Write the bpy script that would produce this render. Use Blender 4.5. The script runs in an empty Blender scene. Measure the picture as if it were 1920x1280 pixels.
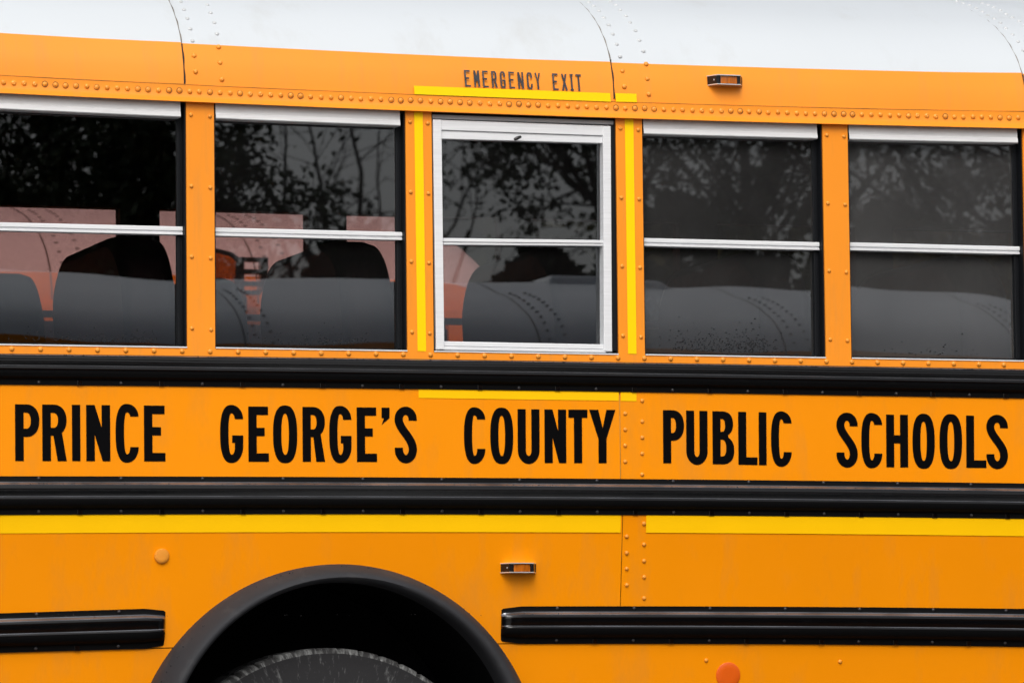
import bpy, math, random
from math import sin, cos, pi, radians
from mathutils import Vector, Matrix
from mathutils.geometry import tessellate_polygon

random.seed(7)
scene = bpy.context.scene
col = scene.collection

# ------------------------------------------------------------------ camera
F_PX = 9000.0                                   # focal length in pixels of a 1920 wide frame
YAW, PITCH, ROLL = radians(18.3729), radians(4.8562), radians(-0.6215)
CAM = Vector((-4.3906, -14.1848, 0.85))
fwd = Vector((sin(YAW)*cos(PITCH), cos(YAW)*cos(PITCH), sin(PITCH)))
rgt = Vector((cos(YAW), -sin(YAW), 0.0))
upv = rgt.cross(fwd)
rgt, upv = cos(ROLL)*rgt + sin(ROLL)*upv, -sin(ROLL)*rgt + cos(ROLL)*upv
cam_data = bpy.data.cameras.new('camera')
cam_data.sensor_width = 36.0
cam_data.sensor_fit = 'HORIZONTAL'
cam_data.lens = 36.0*F_PX/1920.0
cam_data.clip_start = 0.1
cam_data.clip_end = 2000.0
cam_data.dof.use_dof = True
cam_data.dof.focus_distance = 14.95
cam_data.dof.aperture_fstop = 8.0
cam_data.dof.aperture_blades = 9
cam = bpy.data.objects.new('camera', cam_data)
col.objects.link(cam)
m = Matrix((rgt, upv, -fwd)).transposed().to_4x4()
m.translation = CAM
cam.matrix_world = m
scene.camera = cam

# ------------------------------------------------------------------ light
SUN_EL, SUN_AZ = radians(45), radians(200)      # azimuth clockwise from +Y
world = bpy.data.worlds.new('World')
scene.world = world
world.use_nodes = True
wn, wl = world.node_tree.nodes, world.node_tree.links
wn.clear()
sky_t = wn.new('ShaderNodeTexSky')
sky_t.sky_type = 'NISHITA'
sky_t.sun_disc = False
sky_t.sun_elevation = SUN_EL
sky_t.sun_rotation = SUN_AZ
sky_t.air_density = 1.0
sky_t.dust_density = 6.0
sky_t.ozone_density = 1.0
hs = wn.new('ShaderNodeHueSaturation')          # an overcast sky has little blue
hs.inputs['Saturation'].default_value = 0.34
bg = wn.new('ShaderNodeBackground')
bg.inputs['Strength'].default_value = 0.15
wo = wn.new('ShaderNodeOutputWorld')
wl.new(sky_t.outputs['Color'], hs.inputs['Color'])
wl.new(hs.outputs['Color'], bg.inputs['Color'])
wl.new(bg.outputs['Background'], wo.inputs['Surface'])

sun_d = bpy.data.lights.new('sun', 'SUN')
sun_d.energy = 1.0
sun_d.angle = radians(35)
sun_d.color = (1.0, 0.97, 0.93)
sun = bpy.data.objects.new('sun', sun_d)
col.objects.link(sun)
sd = Vector((sin(SUN_AZ)*cos(SUN_EL), cos(SUN_AZ)*cos(SUN_EL), sin(SUN_EL)))
sun.rotation_euler = (-sd).to_track_quat('-Z', 'Y').to_euler()
sun.location = (0, -20, 30)

scene.render.engine = 'CYCLES'
scene.view_settings.view_transform = 'Standard'
scene.view_settings.look = 'None'
scene.view_settings.gamma = 1.0
scene.view_settings.use_curve_mapping = False
scene.view_settings.exposure = 0.0
scene.cycles.max_bounces = 8
scene.cycles.transparent_max_bounces = 16
scene.cycles.use_denoising = True

# ------------------------------------------------------------------ measuring
def ray(px, py):
    return (px-960.0)/F_PX*rgt - (py-640.0)/F_PX*upv + fwd
def at(px, py, Y=0.0):
    d = ray(px, py)
    return CAM + d*((Y-CAM.y)/d.y)

LEAN = 0.120                                     # side leans in below the belt line, tilted to darken the lower panels
def lean(z): return max(0.0, (1.570-z)*LEAN)
def atl(px, py, off=0.0):
    Y = 0.0
    for _ in range(6):
        p = at(px, py, Y+off); Y = lean(p.z)
    p.y = Y+off
    return p
PROFILE = [(0.0, 2.800), (0.0, 2.895), (0.006, 2.950), (0.030, 3.022), (0.055, 3.062), (0.085, 3.097),
           (0.125, 3.134), (0.160, 3.162), (0.230, 3.206), (0.300, 3.241), (0.380, 3.272), (0.460, 3.305),
           (0.540, 3.332), (0.630, 3.357), (0.720, 3.377), (0.830, 3.401), (0.950, 3.436), (1.08, 3.470), (1.200, 3.492)]
def prof_y(z):
    for (y0, z0), (y1, z1) in zip(PROFILE, PROFILE[1:]):
        if z <= z1:
            return y0 + (y1-y0)*max(0.0, (z-z0))/(z1-z0)
    return 1.2
def prof_n(z):                                   # outward normal (ny, nz)
    e = 0.012
    dy = prof_y(z+e)-prof_y(z-e)
    n = Vector((-2*e, dy)); n.normalize()
    return n
def on_roof(px, py, off=0.0):
    Y = 0.0
    for _ in range(12):
        p = at(px, py, Y); Y = prof_y(p.z)
    n = prof_n(p.z)
    return Vector((p.x, Y+n[0]*off, p.z+n[1]*off))

def quad_fit(pts):                                # least squares z = a + b x + c x^2
    n = len(pts)
    S = [sum(p[0]**k for p in pts) for k in range(5)]
    T = [sum(p[1]*p[0]**k for p in pts) for k in range(3)]
    A = Matrix(((S[0], S[1], S[2]), (S[1], S[2], S[3]), (S[2], S[3], S[4])))
    if n < 3:
        (x0, z0), (x1, z1) = pts; b = (z1-z0)/(x1-x0)
        return lambda x: z0+b*(x-x0)
    a, b, c = A.inverted() @ Vector(T)
    xl, xh = min(p[0] for p in pts), max(p[0] for p in pts)
    def f(x):
        if x < xl: return a+b*xl+c*xl*xl + (b+2*c*xl)*0.3*(x-xl)
        if x > xh: return a+b*xh+c*xh*xh + (b+2*c*xh)*0.3*(x-xh)
        return a+b*x+c*x*x
    return f
def line(pts, Y=0.0):
    w = [atl(px, py, Y) for px, py in pts]
    return quad_fit([(p.x, p.z) for p in w])

Z = {
 'rail_top': line([(0, 141), (340, 157.5), (640, 171.5), (960, 184), (1280, 194.5), (1920, 209)]),
 'rain_rivet': line([(11, 155.6), (339, 170.4), (652, 183.8), (969, 196), (1290, 207), (1904, 221)], -0.004),
 'rain_bot': line([(0, 174.7), (640, 203.8), (1280, 224.6), (1920, 241.3)], -0.020),
 'win_bot': line([(0, 646.7), (350, 652.7), (640, 656), (1160, 665), (1545, 671.7), (1920, 677.3)]),
 'sill_rivet': line([(22, 653.3), (455, 660.7), (774, 664), (1170, 670), (1300, 673.5), (1899, 684)]),
 'r1_top': line([(0, 663), (640, 670), (1280, 681.7), (1920, 691.7)]),
 'r1_bot': line([(0, 720.7), (640, 727.7), (1280, 736), (1920, 746.7)]),
 'r2_top': line([(0, 892.2), (640, 894.5), (1280, 898), (1920, 906)]),
 'r2_bot': line([(0, 965), (640, 963.3), (1280, 966), (1920, 972.3)]),
 'tape_bot': line([(0, 999.7), (640, 996.7), (1280, 998.7), (1920, 1004.7)]),
 'r3r_top': line([(980, 1136), (1280, 1136), (1920, 1140.7)]),
 'r3r_bot': line([(980, 1205.7), (1280, 1205.7), (1920, 1211)]),
 'r3l_top': line([(0, 1149), (270, 1140.5)]),
 'r3l_bot': line([(0, 1223), (270, 1215.5)]),
}
_rl = [on_roof(*p) for p in [(0, 61.5), (331, 81.5), (640, 96.5), (960, 111), (1280, 121.5), (1600, 130.5), (1915, 139)]]
Z['paint'] = quad_fit([(p.x, p.z) for p in _rl])
X0, X1 = -2.72, 3.55                             # ends of the built length of the bus
VX0, VX1 = -1.42, 2.16                           # what the photograph shows
W = 2.40                                         # width of a bus

# ------------------------------------------------------------------ materials
def new_mat(name):
    mt = bpy.data.materials.new(name)
    mt.use_nodes = True
    nt = mt.node_tree
    nt.nodes.clear()
    return mt, nt.nodes, nt.links
def principled(name, color, rough=0.5, metal=0.0, coat=0.0, spec=0.5, var=0.0, var_scale=4.0, bump=0.0, bump_scale=60.0,
               stretch=(1, 1, 1), dirt=None, rough_var=0.0, bump2=0.0, bump2_scale=2.0):
    mt, n, l = new_mat(name)
    b = n.new('ShaderNodeBsdfPrincipled'); o = n.new('ShaderNodeOutputMaterial')
    l.new(b.outputs[0], o.inputs[0])
    b.inputs['Roughness'].default_value = rough
    b.inputs['Metallic'].default_value = metal
    b.inputs['Coat Weight'].default_value = coat
    b.inputs['Coat Roughness'].default_value = 0.12
    b.inputs['Specular IOR Level'].default_value = spec
    g = n.new('ShaderNodeNewGeometry')
    mp = n.new('ShaderNodeMapping'); mp.inputs['Scale'].default_value = stretch
    l.new(g.outputs['Position'], mp.inputs['Vector'])
    base = (*color, 1.0)
    cur = None
    if var:
        t = n.new('ShaderNodeTexNoise'); t.inputs['Scale'].default_value = var_scale; t.inputs['Detail'].default_value = 6
        l.new(mp.outputs[0], t.inputs['Vector'])
        mr = n.new('ShaderNodeMapRange'); mr.inputs[1].default_value = 0.25; mr.inputs[2].default_value = 0.75
        mr.inputs[3].default_value = 1.0-var; mr.inputs[4].default_value = 1.0+var
        l.new(t.outputs['Fac'], mr.inputs[0])
        mx = n.new('ShaderNodeMix'); mx.data_type = 'RGBA'; mx.blend_type = 'MULTIPLY'; mx.inputs[0].default_value = 1.0
        mx.inputs[6].default_value = base
        l.new(mr.outputs[0], mx.inputs[7])
        cur = mx.outputs[2]
    if dirt:
        dcol, dscale, lo, hi, amount, dstretch = dirt
        mp2 = n.new('ShaderNodeMapping'); mp2.inputs['Scale'].default_value = dstretch
        l.new(g.outputs['Position'], mp2.inputs['Vector'])
        t2 = n.new('ShaderNodeTexNoise'); t2.inputs['Scale'].default_value = dscale; t2.inputs['Detail'].default_value = 8
        t2.inputs['Roughness'].default_value = 0.65
        l.new(mp2.outputs[0], t2.inputs['Vector'])
        m2 = n.new('ShaderNodeMapRange'); m2.inputs[1].default_value = lo; m2.inputs[2].default_value = hi
        m2.inputs[3].default_value = 0.0; m2.inputs[4].default_value = amount
        l.new(t2.outputs['Fac'], m2.inputs[0])
        mx2 = n.new('ShaderNodeMix'); mx2.data_type = 'RGBA'
        l.new(m2.outputs[0], mx2.inputs[0])
        if cur: l.new(cur, mx2.inputs[6])
        else: mx2.inputs[6].default_value = base
        mx2.inputs[7].default_value = (*dcol, 1.0)
        cur = mx2.outputs[2]
    if cur: l.new(cur, b.inputs['Base Color'])
    else: b.inputs['Base Color'].default_value = base
    if rough_var:
        t3 = n.new('ShaderNodeTexNoise'); t3.inputs['Scale'].default_value = 9.0; t3.inputs['Detail'].default_value = 5
        l.new(mp.outputs[0], t3.inputs['Vector'])
        m3 = n.new('ShaderNodeMapRange'); m3.inputs[3].default_value = max(0.02, rough-rough_var); m3.inputs[4].default_value = rough+rough_var
        l.new(t3.outputs['Fac'], m3.inputs[0]); l.new(m3.outputs[0], b.inputs['Roughness'])
    if bump:
        tb = n.new('ShaderNodeTexNoise'); tb.inputs['Scale'].default_value = bump_scale; tb.inputs['Detail'].default_value = 4
        l.new(mp.outputs[0], tb.inputs['Vector'])
        bp = n.new('ShaderNodeBump'); bp.inputs['Strength'].default_value = bump; bp.inputs['Distance'].default_value = 0.002
        l.new(tb.outputs['Fac'], bp.inputs['Height'])
        if bump2:
            tb2 = n.new('ShaderNodeTexNoise'); tb2.inputs['Scale'].default_value = bump2_scale; tb2.inputs['Detail'].default_value = 2
            l.new(g.outputs['Position'], tb2.inputs['Vector'])
            bp2 = n.new('ShaderNodeBump'); bp2.inputs['Strength'].default_value = bump2; bp2.inputs['Distance'].default_value = 0.02
            l.new(tb2.outputs['Fac'], bp2.inputs['Height']); l.new(bp2.outputs[0], bp.inputs['Normal'])
        l.new(bp.outputs[0], b.inputs['Normal'])
    return mt

ORANGE = (0.86, 0.270, 0.0)
M = {}
M['orange'] = principled('bus yellow enamel', ORANGE, 0.34, spec=0.20, var=0.05, var_scale=1.1, bump=0.03, bump_scale=220, bump2=0.06, bump2_scale=2.2,
                         dirt=((0.42, 0.20, 0.05), 4.0, 0.52, 0.86, 0.45, (1.6, 1, 0.5)), rough_var=0.06)
M['orange_up'] = principled('weathered bus yellow enamel', (0.87, 0.278, 0.012), 0.42, spec=0.35, var=0.05, var_scale=2.0, bump=0.04, bump_scale=200, bump2=0.05,
                            dirt=((0.48, 0.22, 0.06), 7.0, 0.52, 0.85, 0.45, (3.0, 1, 0.35)), rough_var=0.06)
M['rivet'] = principled('painted rivet', (0.80, 0.30, 0.03), 0.38, var=0.10, var_scale=30)
M['white'] = principled('white roof enamel', (0.560, 0.598, 0.628), 0.42, var=0.02, var_scale=1.2, bump=0.02, bump_scale=150,
                        dirt=((0.42, 0.42, 0.40), 4.0, 0.56, 0.9, 0.5, (1.5, 1, 0.7)))
M['white_clean'] = principled('clean white roof enamel', (0.80, 0.82, 0.84), 0.45, var=0.02, var_scale=1.2)
M['rivet_white'] = principled('white painted rivet', (0.54, 0.56, 0.57), 0.45, var=0.08, var_scale=30)
M['yellow'] = principled('yellow reflective tape', (0.95, 0.53, 0.0), 0.5, spec=0.12, var=0.02, var_scale=8, bump=0.02, bump_scale=400)
M['yellow_up'] = principled('bright yellow reflective tape', (0.95, 0.62, 0.0), 0.5, spec=0.15, var=0.02, var_scale=8, bump=0.02, bump_scale=400)
M['black'] = principled('black gloss enamel', (0.0018, 0.0018, 0.0022), 0.10, spec=0.36, var=0.2, var_scale=8, bump=0.04, bump_scale=90,
                        dirt=((0.016, 0.016, 0.017), 18.0, 0.6, 0.9, 0.3, (0.6, 1, 1)), rough_var=0.05)
M['edge_highlight'] = principled('black rail edge with painted highlight', (0.20, 0.205, 0.22), 0.22, metal=0.8, spec=1.0, coat=0.6, var=0.6, var_scale=14, stretch=(0.4, 1, 1), rough_var=0.1)  # paler metallic crest strips: sky highlight put into the colour
M['black_matte'] = principled('dull black rail underside', (0.0025, 0.0025, 0.0028), 0.6, spec=0.08)
M['blackscrew'] = principled('black screw', (0.03, 0.03, 0.033), 0.35)
M['rubber'] = principled('black rubber', (0.006, 0.007, 0.009), 0.5, spec=0.15, bump=0.1, bump_scale=120)
M['fender'] = principled('grey black moulded rubber', (0.032, 0.033, 0.037), 0.62, spec=0.14, var=0.12, var_scale=6, bump=0.15, bump_scale=260,
                         dirt=((0.080, 0.079, 0.078), 11.0, 0.54, 0.85, 0.6, (1, 1, 1)), rough_var=0.08)
M['letter'] = principled('black vinyl lettering', (0.002, 0.002, 0.0025), 0.35, spec=0.06)
M['letter_thin'] = principled('worn black lettering', (0.02, 0.022, 0.03), 0.5, dirt=((0.35, 0.15, 0.03), 60, 0.62, 0.8, 0.5, (1, 1, 1)))
M['alu'] = principled('brushed aluminium', (0.73, 0.745, 0.765), 0.42, metal=0.1, var=0.07, var_scale=14, stretch=(0.5, 1, 14), bump=0.05, bump_scale=60,
                      dirt=((0.22, 0.22, 0.22), 20.0, 0.62, 0.85, 0.5, (0.5, 1, 3)))
M['alu_header'] = principled('worn aluminium header', (0.64, 0.65, 0.66), 0.45, metal=0.1, var=0.10, var_scale=14, stretch=(0.4, 1, 16),
                      dirt=((0.30, 0.29, 0.28), 12.0, 0.52, 0.85, 0.5, (0.5, 1, 3)))
M['alu_dull'] = principled('dull grey aluminium', (0.42, 0.43, 0.45), 0.5, metal=0.5, var=0.08, var_scale=14, stretch=(0.5, 1, 14))
M['chrome'] = principled('chrome', (0.85, 0.84, 0.83), 0.16, metal=0.55)
M['black_plastic'] = principled('black plastic', (0.006, 0.006, 0.007), 0.25)
M['amber'] = principled('amber lens', (0.40, 0.10, 0.005), 0.18, coat=0.4, var=0.45, var_scale=90, stretch=(1.2, 1, 0.2))
M['reflector'] = principled('orange reflector', (0.72, 0.105, 0.0), 0.35, coat=0.1, bump=0.1, bump_scale=500)
M['well'] = principled('dark wheel housing', (0.006, 0.006, 0.007), 0.9, spec=0.1)
M['tyre'] = principled('worn dusty tyre rubber', (0.018, 0.018, 0.019), 0.75, spec=0.3, var=0.3, var_scale=12, bump=0.4, bump_scale=90,
                       dirt=((0.14, 0.14, 0.14), 26.0, 0.60, 0.80, 0.55, (1, 1, 1)))
M['tyre_edge'] = principled('scuffed tyre shoulder', (0.05, 0.05, 0.052), 0.85, spec=0.2, var=0.3, var_scale=30,
                            dirt=((0.26, 0.27, 0.27), 38.0, 0.56, 0.70, 0.8, (1, 1, 1)))
M['rim'] = principled('painted steel rim', (0.02, 0.02, 0.022), 0.5)
M['interior'] = principled('interior lining with painted shade', (0.030, 0.032, 0.036), 0.7, spec=0.2)  # shade of the unlit cabin put into the lining colour
M['seat'] = principled('dark navy vinyl', (0.009, 0.011, 0.017), 0.55, spec=0.25, bump=0.1, bump_scale=300)
M['seam'] = principled('dirty seam sealant', (0.16, 0.14, 0.12), 0.8, var=0.5, var_scale=25)
M['seam_dark'] = principled('dark gap', (0.02, 0.013, 0.008), 0.8)
M['asphalt'] = principled('wet asphalt', (0.045, 0.045, 0.047), 0.55, var=0.3, var_scale=1.2, bump=0.5, bump_scale=160)
M['bark'] = principled('bark', (0.045, 0.038, 0.032), 0.9, spec=0.1, var=0.3, var_scale=10)
M['leaf'] = principled('dark leaf', (0.035, 0.055, 0.018), 0.6, spec=0.3, var=0.4, var_scale=3)
M['leaf2'] = principled('evergreen leaf', (0.022, 0.040, 0.016), 0.7, spec=0.2, var=0.4, var_scale=3)
M['olive'] = principled('olive see through patch', (0.20, 0.20, 0.13), 0.8)

def tyre_mat(name, cx, cz, base, lo, hi, amount):
    mt, n, l = new_mat(name)
    b = n.new('ShaderNodeBsdfPrincipled'); o = n.new('ShaderNodeOutputMaterial'); l.new(b.outputs[0], o.inputs[0])
    b.inputs['Roughness'].default_value = 0.8; b.inputs['Specular IOR Level'].default_value = 0.2
    g = n.new('ShaderNodeNewGeometry'); sp = n.new('ShaderNodeSeparateXYZ'); l.new(g.outputs['Position'], sp.inputs[0])
    def mth(op, a, b_):
        q = n.new('ShaderNodeMath'); q.operation = op
        for k, v in ((0, a), (1, b_)):
            if isinstance(v, (int, float)): q.inputs[k].default_value = v
            else: l.new(v, q.inputs[k])
        return q.outputs[0]
    dx, dz = mth('SUBTRACT', sp.outputs[0], cx), mth('SUBTRACT', sp.outputs[2], cz)
    ang = mth('MULTIPLY', mth('ARCTAN2', dz, dx), 34.0)
    rr = mth('MULTIPLY', mth('SQRT', mth('ADD', mth('MULTIPLY', dx, dx), mth('MULTIPLY', dz, dz)), 0.0), 16.0)
    cb = n.new('ShaderNodeCombineXYZ'); l.new(ang, cb.inputs[0]); l.new(rr, cb.inputs[1])
    t = n.new('ShaderNodeTexNoise'); t.inputs['Scale'].default_value = 1.0; t.inputs['Detail'].default_value = 7; t.inputs['Roughness'].default_value = 0.7
    l.new(cb.outputs[0], t.inputs['Vector'])
    mr = n.new('ShaderNodeMapRange'); mr.inputs[1].default_value = lo; mr.inputs[2].default_value = hi; mr.inputs[4].default_value = amount
    l.new(t.outputs['Fac'], mr.inputs[0])
    mx = n.new('ShaderNodeMix'); mx.data_type = 'RGBA'; l.new(mr.outputs[0], mx.inputs[0])
    mx.inputs[6].default_value = (*base, 1); mx.inputs[7].default_value = (0.30, 0.31, 0.31, 1)
    l.new(mx.outputs[2], b.inputs['Base Color'])
    t2 = n.new('ShaderNodeTexNoise'); t2.inputs['Scale'].default_value = 70.0; l.new(g.outputs['Position'], t2.inputs['Vector'])
    bp = n.new('ShaderNodeBump'); bp.inputs['Strength'].default_value = 0.5; bp.inputs['Distance'].default_value = 0.003
    l.new(t2.outputs['Fac'], bp.inputs['Height']); l.new(bp.outputs[0], b.inputs['Normal'])
    return mt
M['tyre_near'] = tyre_mat('scuffed tyre sidewall', -0.246, 0.585, (0.024, 0.024, 0.026), 0.56, 0.76, 0.6)
M['tyre_near_edge'] = tyre_mat('scuffed tyre shoulder edge', -0.246, 0.585, (0.045, 0.045, 0.046), 0.46, 0.62, 0.9)
def glass(name, tint, haze, seed=0.0, streak=0.5):
    mt, n, l = new_mat(name)
    o = n.new('ShaderNodeOutputMaterial')
    tr = n.new('ShaderNodeBsdfTransparent'); tr.inputs[0].default_value = (*tint, 1)
    gl = n.new('ShaderNodeBsdfGlossy'); gl.inputs['Roughness'].default_value = 0.0; gl.inputs['Color'].default_value = (0.90, 0.95, 1.0, 1)
    fr = n.new('ShaderNodeFresnel'); fr.inputs['IOR'].default_value = 1.60
    ml = n.new('ShaderNodeMath'); ml.operation = 'MULTIPLY'; ml.inputs[1].default_value = 1.85; ml.use_clamp = True   # both faces of the sheet
    l.new(fr.outputs[0], ml.inputs[0])
    mix = n.new('ShaderNodeMixShader')
    l.new(ml.outputs[0], mix.inputs[0]); l.new(tr.outputs[0], mix.inputs[1]); l.new(gl.outputs[0], mix.inputs[2])
    out = mix.outputs[0]
    if haze > 0:
        df = n.new('ShaderNodeBsdfDiffuse'); df.inputs[0].default_value = (0.72, 0.72, 0.72, 1)  # pale layer: haze of a blurred foreground veil painted onto the pane
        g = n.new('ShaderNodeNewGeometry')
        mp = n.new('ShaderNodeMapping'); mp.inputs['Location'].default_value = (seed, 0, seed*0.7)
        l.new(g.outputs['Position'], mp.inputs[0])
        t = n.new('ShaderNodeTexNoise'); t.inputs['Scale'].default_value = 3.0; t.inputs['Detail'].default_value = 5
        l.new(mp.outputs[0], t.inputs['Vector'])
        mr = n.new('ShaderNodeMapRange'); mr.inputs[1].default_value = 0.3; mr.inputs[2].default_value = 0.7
        mr.inputs[3].default_value = haze*(1-streak); mr.inputs[4].default_value = haze*(1+streak)
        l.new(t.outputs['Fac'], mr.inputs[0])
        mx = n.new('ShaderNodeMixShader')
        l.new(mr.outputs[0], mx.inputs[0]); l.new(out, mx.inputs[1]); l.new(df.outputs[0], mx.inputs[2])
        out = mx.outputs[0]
    l.new(out, o.inputs[0])
    return mt
TINT = (0.51, 0.375, 0.355)
M['glass0'] = glass('tinted window glass', TINT, 0.0)
M['glass1'] = glass('lightly haze painted tinted glass', TINT, 0.004, 1.0)
M['glass3'] = glass('haze painted tinted glass', TINT, 0.026, 2.0, 0.35)  # veil haze put into the glass, stronger towards the right
M['glass4'] = glass('strongly haze painted tinted glass', TINT, 0.055, 3.0, 0.25)
M['glassfar'] = glass('far side window glass', TINT, 0.0)
M['darkglass'] = principled('dark parked bus glass', (0.01, 0.011, 0.013), 0.05, spec=0.6)
M['drop_rail'] = principled('water drop on black enamel', (0.004, 0.004, 0.005), 0.1, spec=0.6)
M['drop'] = principled('dark water drop', (0.012, 0.012, 0.013), 0.25, spec=0.2)

# ------------------------------------------------------------------ mesh helpers
CENTRE = {}                                       # world or thing space position of every object's origin
class MB:
    def __init__(s): s.v, s.f, s.mi = [], [], []
    def add(s, vs, fs, mi=0):
        k = len(s.v); s.v += [tuple(v) for v in vs]
        for f in fs: s.f.append(tuple(i+k for i in f)); s.mi.append(mi)
        return s
    def box(s, x0, x1, y0, y1, z0, z1, mi=0):
        v = [(x, y, z) for x in (x0, x1) for y in (y0, y1) for z in (z0, z1)]
        return s.add(v, [(0, 1, 3, 2), (4, 6, 7, 5), (0, 4, 5, 1), (2, 3, 7, 6), (0, 2, 6, 4), (1, 5, 7, 3)], mi)
    def prism(s, pts, d, mi=0):                   # pts: front polygon (3d, counter-clockwise from the front), d: offset vector to the back
        n = len(pts); b = [tuple(Vector(p)+Vector(d)) for p in pts]
        s.add(list(pts)+b, [tuple(range(n)), tuple(range(2*n-1, n-1, -1))] + [(i, n+i, n+(i+1) % n, (i+1) % n) for i in range(n)], mi)
        return s
    def grid(s, rows, mi=0, close=False):
        nr, nc = len(rows), len(rows[0]); k = []
        for j in range(nr-1):
            for i in range(nc-1 if not close else nc):
                k.append((j*nc+i, j*nc+(i+1) % nc, (j+1)*nc+(i+1) % nc, (j+1)*nc+i))
        return s.add([p for r in rows for p in r], k, mi)
    def tube(s, pts, rads, n=6, mi=0):
        rows = []
        for i, p in enumerate(pts):
            p = Vector(p)
            d = (Vector(pts[min(i+1, len(pts)-1)])-Vector(pts[max(i-1, 0)])).normalized()
            a = d.orthogonal().normalized(); b = d.cross(a)
            rows.append([tuple(p+(a*cos(2*pi*j/n)+b*sin(2*pi*j/n))*rads[i]) for j in range(n)])
        return s.grid(rows, mi, True)
    def mesh(s, name, mats, smooth=False, centre=None):
        xs = [v[0] for v in s.v]; ys = [v[1] for v in s.v]; zs = [v[2] for v in s.v]
        c = centre or ((min(xs)+max(xs))/2, (min(ys)+max(ys))/2, (min(zs)+max(zs))/2)
        me = bpy.data.meshes.new(name)
        me.from_pydata([(v[0]-c[0], v[1]-c[1], v[2]-c[2]) for v in s.v], [], s.f)
        for mt in (mats if isinstance(mats, (list, tuple)) else [mats]): me.materials.append(mt)
        me.polygons.foreach_set('material_index', s.mi)
        if smooth: me.polygons.foreach_set('use_smooth', [True]*len(s.f))
        me.update()
        return me, Vector(c)
    def build(s, name, mats, parent=None, smooth=False, centre=None, sharp=None, bevel=0.0):
        me, c = s.mesh(name, mats, smooth, centre)
        if sharp is not None: me.set_sharp_from_angle(angle=radians(sharp))
        return place(name, me, c, parent, bevel)
def place(name, me, c, parent=None, bevel=0.0, rot=None):
    o = bpy.data.objects.new(name, me)
    col.objects.link(o)
    c = Vector(c); CENTRE[o.name] = c
    if parent is not None:
        o.parent = parent; o.location = c-CENTRE[parent.name]
    else:
        o.location = c
    if rot: o.rotation_euler = rot
    if bevel:
        b = o.modifiers.new('bevel', 'BEVEL'); b.width = bevel; b.segments = 2; b.limit_method = 'ANGLE'
    return o
def tag(o, label=None, cat=None, group=None, kind=None):
    if label: o['label'] = label
    if cat: o['category'] = cat
    if group: o['group'] = group
    if kind: o['kind'] = kind
    return o
def empty(name, loc, label, cat, group=None, rz=0.0):
    o = bpy.data.objects.new(name, None); col.objects.link(o)
    o.empty_display_size = 0.2
    o.location = loc; o.rotation_euler = (0, 0, rz)
    CENTRE[o.name] = Vector((0, 0, 0)) if rz or group == 'local' else Vector(loc)
    return tag(o, label, cat, None if group == 'local' else group)

def xs_between(a, b, step=0.12):
    n = max(1, int(math.ceil((b-a)/step)))
    return [a+(b-a)*i/n for i in range(n+1)]
def sheet(zlo, zhi, xa, xb, y=0.0, rows=2, step=0.12):
    mb = MB()
    xs = xs_between(xa, xb, step)
    mb.grid([[(x, y+lean(zlo(x)+(zhi(x)-zlo(x))*j/(rows-1)), zlo(x)+(zhi(x)-zlo(x))*j/(rows-1)) for x in xs] for j in range(rows)])
    return mb

# one rivet head, shared by all rivets of a size
def dome_mesh(name, r, h, mat, seg=12, ring=0.0, dimple=False):
    mb = MB(); rows = []
    if ring:
        mb.grid([[(k*cos(2*pi*i/seg), -0.0016, k*sin(2*pi*i/seg)) for i in range(seg)] for k in (r+ring, r*0.9)], 1, True)
    prof = [(1.0, -0.15), (1.0, 0.05), (0.93, 0.40), (0.72, 0.74), (0.40, 0.95)] if seg > 8 else [(1.0, 0.0), (0.75, 0.7), (0.3, 1.0)]
    for (k, e) in prof:
        rows.append([(r*k*cos(2*pi*i/seg), -h*e, r*k*sin(2*pi*i/seg)) for i in range(seg)])
    mb.grid(rows, 0, True)
    n = len(mb.v); top = 0.7 if dimple else 1.0
    mb.add([(0, -h*top, 0)] + rows[-1], [(0, i+1, (i+1) % seg+1) for i in range(seg)])
    me, _ = mb.mesh(name, mat, True, (0, 0, 0))
    return me
RIV = dome_mesh('rivet', 0.0082, 0.0062, M['rivet'])
GRIME = principled('rivet grime', (0.33, 0.135, 0.025), 0.85, var=0.6, var_scale=80)
RIV_R = dome_mesh('rivet', 0.0080, 0.0062, [M['rivet'], GRIME], ring=0.0022)
RIV_R2 = dome_mesh('rivet', 0.0084, 0.0060, [M['rivet'], GRIME], ring=0.0012)
RIV_D = dome_mesh('rivet', 0.0088, 0.0055, M['rivet'], dimple=True)
RIV_S = dome_mesh('rivet', 0.0068, 0.0055, M['rivet'])
RIV_W = dome_mesh('rivet', 0.0070, 0.0050, M['rivet_white'])
SCREW = dome_mesh('screw', 0.0055, 0.004, M['blackscrew'], seg=8)
def rivet(me, p, parent, name='rivet', tilt=0.0):
    return place(name, me, p, parent, rot=(tilt, 0, random.uniform(-0.1, 0.1)) if tilt else None)
def extra_rivets(pts, r, h, mat, parent):        # the ones outside the photograph: one object
    if not pts: return
    mb = MB()
    for (x, y, z) in pts:
        mb.add([(x+r*cos(2*pi*i/6), y, z+r*sin(2*pi*i/6)) for i in range(6)]+[(x, y-h, z)], [(i, (i+1) % 6, 6) for i in range(6)])
    tag(mb.build('rivets', mat, parent, True), kind='stuff')

# ------------------------------------------------------------------ ground
g = MB(); g.grid([[(x, y, 0.0) for x in (-900, -60, -20, 0, 20, 60, 900)] for y in (-900, -60, -20, 0, 20, 60, 900)])
tag(g.build('ground', M['asphalt']), kind='structure')

# ------------------------------------------------------------------ the bus
bus = empty('school_bus', (0.4, 1.2, 0.0), 'orange yellow school bus with black lettering, the large one filling the picture', 'bus')

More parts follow.
